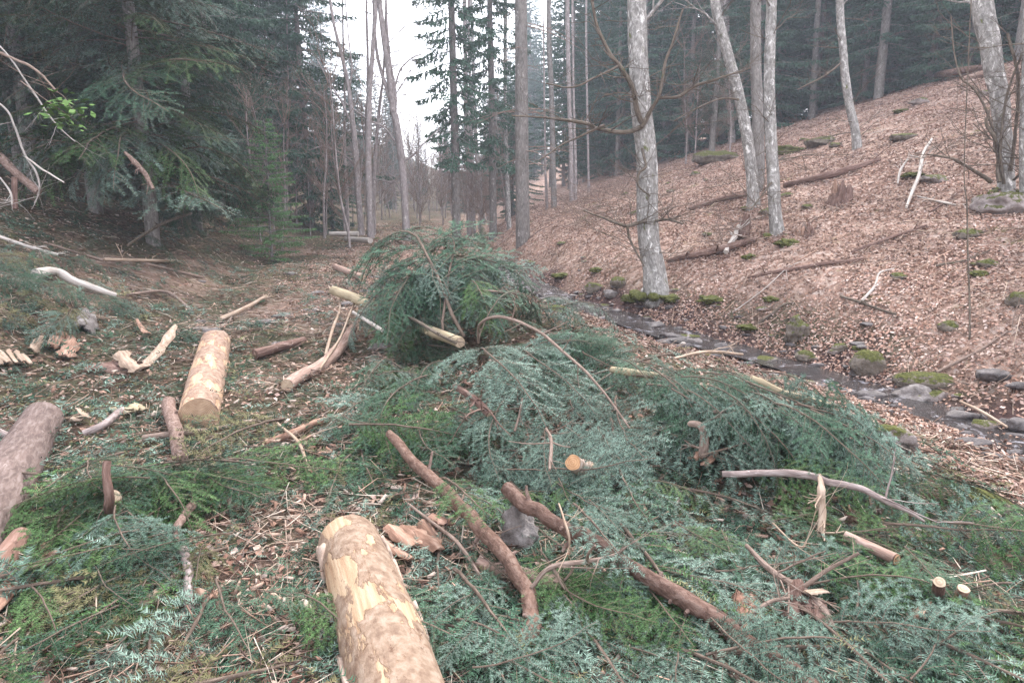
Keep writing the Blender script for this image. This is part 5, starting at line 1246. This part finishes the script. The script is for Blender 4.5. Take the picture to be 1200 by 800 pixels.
# bare thicket variants
BARE = []
for k in range(4):
    rg = np.random.default_rng(700 + k); tm = MB(); bm_ = MB(); hh = 7.0
    P = [np.array([0, 0, -.2])]; d = np.array([0, 0, 1.0])
    for i in range(8): d = d + rg.normal(0, .06, 3); d[2] = abs(d[2]); d /= np.linalg.norm(d); P.append(P[-1] + d*hh/8)
    tube(tm, P, [.06, .04, .015], 6, 20, .06, cap=False)
    for i in range(22):
        j = rg.integers(2, 9); a = rg.uniform(0, 6.28); d = np.array([math.cos(a)*.8, math.sin(a)*.8, .8])
        grow(bm_, P[j] - np.array([0, 0, rg.uniform(0, .6)]), d/np.linalg.norm(d), rg.uniform(.8, 1.9), .018, 1, 3, rg, 3, .25, .5, 4)
    BARE.append((tm.mesh('trunk', BEECHD), bm_.mesh('branches', TWIGB), bm_.n))
def thicket(x, y, sc, label, group):
    o = empty('bare_sapling', (x, y, float(H(x, y))), label, 'sapling', group); o.rotation_euler = (0, 0, random.uniform(0, 6.28)); o.scale = (sc,)*3
    t_, b_, _ = random.choice(BARE)
    for n_, me in (('trunk', t_), ('branches', b_)):
        c = bpy.data.objects.new(n_, me); col.objects.link(c); c.parent = o
for i in range(70):
    y = random.uniform(27, 60); px = random.uniform(405, 600); x = (px - 600)/FPX*y
    thicket(x, y, random.uniform(.45, .85) * (.7 + y/130), 'bare sapling in the far thicket, ' + column((x, y)), 'bare saplings at the valley head')
for i in range(26):
    y = random.uniform(17, 32); px = random.uniform(600, 860); x = (px - 600)/FPX*y
    d = (x - float(xs(y)))*.9
    if d < 7: continue
    thicket(x, y, random.uniform(.4, .9), 'slim bare sapling at the forest edge, ' + column((x, y)), 'bare saplings at the forest edge')
for i in range(16):
    y = random.uniform(17, 28); px = random.uniform(280, 430); x = (px - 600)/FPX*y
    thicket(x, y, random.uniform(.35, .8), 'slim bare sapling by the left spruces, ' + column((x, y)), 'bare saplings before the left spruces')

# brush pile on the slope left of the main beech
def brush(px0, px1, py0, py1, n, label, L=(.5, 1.6), t=None, name='brush_pile'):
    mb = MB(); rg = np.random.default_rng(int(px0)); c = gp((px0+px1)/2, (py0+py1)/2)
    for i in range(n):
        p = gp(rg.uniform(px0, px1), rg.uniform(py0, py1), 0) + np.array([0, 0, rg.uniform(.02, .45)])
        d = rg.normal(0, 1, 3); d[2] = rg.uniform(-.15, .5); d /= np.linalg.norm(d)
        grow(mb, p, d, rg.uniform(*L), .009, 1, 2, rg, 3, .05, .5, 3)
    return tag(mb.build(name, TWIGB, None, c), label, 'brush pile', kind='stuff')
brush(690, 750, 205, 262, 110, 'tangle of dead brown brushwood on the slope left of the main beech')
brush(640, 700, 240, 275, 36, 'thin scatter of brushwood below the main brush tangle', (.4, 1.1))
brush(815, 880, 255, 300, 24, 'small brush tangle around the fallen dark log', (.3, .9))

# fallen logs and stumps on the slope
def jagged_stump(px, py, wpx, hpx, material, label):
    t = hit_t(px, py); P = at(px, py, t); w_ = wpx/2*t/FPX; h_ = hpx*t/FPX; rg = np.random.default_rng(int(px))
    root = empty('broken_stump', P, label, 'stump'); mb = MB()
    tube(mb, [P - np.array([0, 0, .1]), P + np.array([0, 0, h_*.3])], [w_*1.1, w_*.8], 12, 5, .25); mb.build('stump_base', material, root, P)
    for k in range(9):
        a = rg.uniform(0, 6.28); q = np.array([math.cos(a), math.sin(a), 0])*w_*rg.uniform(.2, .75); m = MB()
        tube(m, [P + q, P + q*1.1 + np.array([0, 0, h_*.5]), P + q*rg.uniform(.9, 1.3) + np.array([0, 0, h_*rg.uniform(.6, 1.05)])], [w_*.4, w_*.3, w_*.05], 5, 5, .3)
        m.build('splinter', [SPLIT, TWIGB, ROTTEN][k % 3], root, P)
log('fallen_log', [(918, 217, 6, .05), (965, 207, 8, .06), (1000, 197, 8, .06), (1031, 186, 5, .05)], ROTTEN, 'grey brown fallen log right of the paired trunks', sides=10, n=24, jit=.15)
log('fallen_log', [(808, 245, 5, .05), (840, 235, 6, .05), (874, 228, 6, .05)], ROTTEN, 'fallen log ending at the leaning pale trunk', sides=10, n=18, jit=.12)
log('fallen_log', [(782, 305, 4, .03), (815, 298, 9, .03), (848, 292, 9, .04), (886, 280, 5, .04)], ROTTEN, 'dark sunken log below the paired trunks', sides=10, n=18, jit=.2)
log('leaning_slab', [(851, 295, 6, .05), (859, 280, 7, .12), (866, 264, 4, .28)], WHITEB, 'white broken slab leaning by the dark sunken log', sides=6, n=10, jit=.2)
log('split_stump', [(868, 275, 20, .0), (872, 262, 14, .2), (876, 250, 6, .4)], ROTTEN, 'dark reddish broken stump left of the paired trunks', 'stump', sides=9, n=10, jit=.3)
log('fallen_branch', [(874, 325, 4, .03), (943, 313, 5, .03), (1013, 303, 4, .04)], ROTTEN, 'long thin dark branch flat on the leaves in mid slope', 'branch', sides=7, n=24, jit=.15)
log('fallen_branch', [(998, 295, 3, .03), (1039, 280, 4, .05), (1086, 264, 3, .05)], ROTTEN, 'thin dark branch right of mid slope', 'branch', sides=7, n=20)
log('fallen_branch', [(985, 347, 3, .04), (1005, 353, 3, .06), (1030, 362, 3, .05), (1050, 368, 3, .03)], BRANCHB, 'small forked dark branch above the rounded mossy boulder', 'branch', sides=6, n=20, stubs=[(.4, 2, .2, .008)])
log('fallen_log', [(908, 134, 5, .05), (935, 127, 6, .05), (958, 120, 6, .05)], ROTTEN, 'mossy fallen log at the forest edge', sides=9, n=14, jit=.15)
log('fallen_log', [(990, 113, 6, .05), (1010, 109, 7, .05), (1028, 102, 6, .05)], ROTTEN, 'short dark log left of the lone brownish trunk', sides=9, n=12, jit=.15)
log('fallen_log', [(1053, 98, 6, .05), (1100, 88, 8, .05), (1156, 78, 6, .05)], ROTTEN, 'topmost fallen log on the slope', sides=10, n=24, jit=.12)
log('fallen_log', [(1130, 92, 5, .05), (1158, 85, 7, .05)], REDLOG, 'short reddish log below the topmost fallen log', sides=8, n=8)
log('dead_branch', [(1062, 243, 3, .05), (1070, 222, 4, .1), (1077, 205, 4, .2), (1082, 180, 4, .3), (1092, 163, 3, .4)], WHITEB, 'pale dead branch sticking up from the leaves', 'branch', sides=6, n=20, stubs=[(.5, 2, .4, .01), (.7, 5, .3, .01)])
log('dead_branch', [(1052, 215, 2, .05), (1055, 200, 3, .15), (1064, 186, 2, .25)], WHITEB, 'smaller pale dead branch left of the upright one', 'branch', sides=6, n=14)
log('dead_branch', [(1075, 230, 2, .03), (1100, 236, 3, .04), (1120, 240, 2, .03)], WHITEB, 'pale twig flat on the leaves near the right tree', 'branch', sides=5, n=10)
jagged_stump(984, 234, 26, 24, ROTTEN, 'tan broken stump in the leaves right of the paired trunks')
rock(935, 386, 26, 30, ROCKM, 'small upright mossy stump on the stream bank', 'mossy_stump', 'stump', ang=.5, rough=.35, depthf=.9)
log('mossy_stump', [(930, 382, 9, .08), (928, 368, 7, .2)], ROTTEN, 'dark broken prong standing on the mossy stump', 'stump', sides=8, n=8, jit=.3)
jagged_stump(945, 276, 14, 16, ROTTEN, 'tiny dark broken stump right of the straight pale trunk')
log('mossy_log', [(940, 350, 8, .02), (965, 352, 8, .02)], ROCKM, 'short mossy log on the lower slope', sides=9, n=8, jit=.3, body='moss') if False else None
log('stream_branch', [(790, 420, 3, .18), (830, 412, 4, .2), (870, 415, 3, .16)], SPLITP, 'thin reddish branch bridging the stream', 'branch', sides=6, n=16)
log('stream_branch', [(1125, 470, 3, .05), (1150, 482, 4, .06), (1180, 500, 3, .05)], SPLITP, 'pale stick in the stream at the right edge', 'branch', sides=6, n=12)

for i in range(34):   # loose fallen sticks lying on the leaves
    px = random.uniform(640, 1200); py = random.uniform(120, 470); P = gp(px, py); dd_ = (P[0] - float(xs(P[1])))*.9
    if dd_ < .6 or dd_ > 15: continue
    a = random.gauss(.25, .5); l = random.uniform(.35, 1.3); q = np.array([math.cos(a), math.sin(a), 0]); pts_ = [P + q*l*u + np.array([-q[1], q[0], 0])*random.gauss(0, .05)*l for u in (-.5, -.1, .25, .5)]
    for p in pts_: p[2] = float(H(p[0], p[1])) + random.uniform(.01, .05)
    mb = MB(); r0 = random.uniform(.008, .022); tube(mb, pts_, [r0, r0*.4], 6, 14, .18)
    m_, w_ = random.choice([(ROTTEN, 'dark'), (BRANCHB, 'blackish'), (TWIGB, 'brown'), (WHITEB, 'bleached')])
    root = empty('fallen_stick', P, w_ + ' stick on the leaves ' + near(P), 'stick', 'sticks fallen on the leafy slope'); mb.build('stem', m_, root, P)
    rg = np.random.default_rng(i); tw = MB(); d = q*.6 + np.array([0, 0, .3]) + rg.normal(0, .4, 3); grow(tw, pts_[2], d/np.linalg.norm(d), l*.3, r0*.4, 1, 2, rg, 4, 0, .5, 2); tw.build('side_twig', m_, root, P)
for (px, py, w_, h_) in ((790, 350, 26, 8), (742, 350, 20, 8), (835, 352, 30, 7), (880, 300, 16, 6), (925, 283, 24, 8), (1075, 205, 22, 6), (905, 352, 16, 6), (1150, 320, 20, 6), (925, 175, 40, 9), (880, 385, 26, 6), (700, 318, 18, 5), (1010, 408, 16, 5), (660, 325, 22, 5), (1060, 130, 18, 4)):
    rock(px, py, w_, h_, MOSSM, ('flat' if h_ < 7 else 'thick') + ' olive moss patch ' + near(gp(px, py)), 'moss_patch', 'moss', group='moss patches on the slope', ang=.1, rough=.45, sink=.35)
# overhanging foreground twigs, upper left
def free_branch(pts, t, material, label, name='hanging_branch', fan=0, group=None, mt=None):
    P, rr = depth_pts(pts, t); c = P[0]; mb = MB(); rg = np.random.default_rng(int(pts[0][1]*3+pts[1][0]))
    Q, r, *_ = tube(mb, P, rr, 7, 8*len(P), .1)
    root = empty(name, c, label, 'branch', group); mb.build('stem', material, root, c)
    if fan:
        m = MB()
        for i in range(fan):
            k = rg.integers(len(Q)//4, len(Q)); d = rg.normal(0, 1, 3); d[2] -= .3; d /= np.linalg.norm(d)
            grow(m, Q[k], d, rg.uniform(.2, .6), .004, 1, 2, rg, 3, 0, .5, 2)
        m.build('twigs', material, root, c)
    return root, Q
free_branch([(-60, 95, 2), (0, 122, 2.2), (18, 150, 2.5), (30, 182, 2.5), (44, 205, 2.4), (46, 225, 1.6), (40, 238, 1.1)], 6.5, TWIGPALE, 'thin whitish bent branch hanging at the left edge', fan=5)
free_branch([(-40, 20, 2), (5, 60, 2), (30, 95, 2), (52, 128, 2), (70, 150, 1.6), (88, 166, 1)], 7.5, TWIGPALE, 'pale twig slanting down behind the bright green leaves', fan=5)
free_branch([(30, 184, 2), (52, 200, 2), (75, 214, 1.5)], 6.5, WHITEB, 'short pale side twig below the hanging branch', fan=0)
free_branch([(-10, 58, 4), (20, 72, 3.5), (42, 82, 3), (67, 108, 2)], 7.5, TWIGB, 'brown branch entering at the top left corner', fan=6)
log('leaning_log', [(-15, 172, 12, 1.1), (15, 200, 10, .8), (45, 225, 9, .45)], POLEB, 'orange brown broken branch leaning at the left edge', t if False else 'log', sides=10, n=16, jit=.15, depth=9.5)
log('cut_sapling', [(18, 245, 6), (17, 225, 6), (17, 208, 6)], ROTTEN, 'small dark cut stem with a white top at the left edge', 'stub', ends=(1,), sides=8, n=8, depth=9.0, tint=(1.4, 1.4, 1.5))
log('broken_branch', [(145, 178, 3), (158, 190, 6), (168, 202, 6), (179, 222, 4)], POLEB, 'orange snapped branch hanging in the nearest spruce', 'branch', sides=7, n=14, jit=.2, depth=9.6)
log('thin_dead_stick', [(0, 208, 2), (12, 225, 2.5), (14, 240, 2)], WHITEB, 'short curved white twig beside the small cut stem', 'twig', sides=5, n=8, depth=8.8)
mb = MB(); n = 160; c = at(76, 133, 7.0)
P = c + rng.normal(0, 1, (n, 3)) * np.array([.13, .15, .09]); s_ = rng.uniform(.03, .06, n)
D = rng.normal(0, 1, (n, 3)) * np.array([1, 1, .4]); D /= np.linalg.norm(D, axis=1)[:, None]; W_ = np.cross(D, rng.normal(0, .3, (n, 3)) + np.array([0, 0, 1])); W_ /= np.linalg.norm(W_, axis=1)[:, None]
V = np.stack([P - D*s_[:, None], P - W_*s_[:, None]*.5, P + D*s_[:, None], P + W_*s_[:, None]*.5], 1).reshape(-1, 3)
root = empty('leafy_sprig', c, 'bright green leafy sprig lit at the upper left', 'sprig')
mb.add(V, np.arange(n*4).reshape(-1, 4)); mb.build('leaves', BRIGHT, root, c, smooth=False)
mb = MB(); tube(mb, [c + np.array([-.5, .1, .35]), c + np.array([-.2, 0, .15]), c + np.array([.12, 0, -.08])], [.006, .002], 5, 10, .05); mb.build('stem', TWIGB, root, c)

# ------------------------------------------------------------------ air
hz = MB(); X0, X1, Y0, Y1, Z0, Z1 = -52, 52, -14, 116, -4, 36
V = [(x, y, z) for x in (X0, X1) for y in (Y0, Y1) for z in (Z0, Z1)]
hz.add(V, [(0,1,3,2), (4,6,7,5), (0,4,5,1), (2,3,7,6), (0,2,6,4), (1,5,7,3)])
hm = bpy.data.materials.new('haze'); hm.use_nodes = True; n = hm.node_tree; n.nodes.remove(n.nodes['Principled BSDF'])
pv = n.nodes.new('ShaderNodeVolumePrincipled'); pv.inputs['Color'].default_value = (.80, .86, 1.0, 1); pv.inputs['Density'].default_value = .0021; pv.inputs['Anisotropy'].default_value = .2
n.links.new(pv.outputs[0], n.nodes['Material Output'].inputs['Volume'])
tag(hz.build('haze', hm, smooth=False), 'pale bluish haze filling the wooded valley', 'haze', kind='stuff')
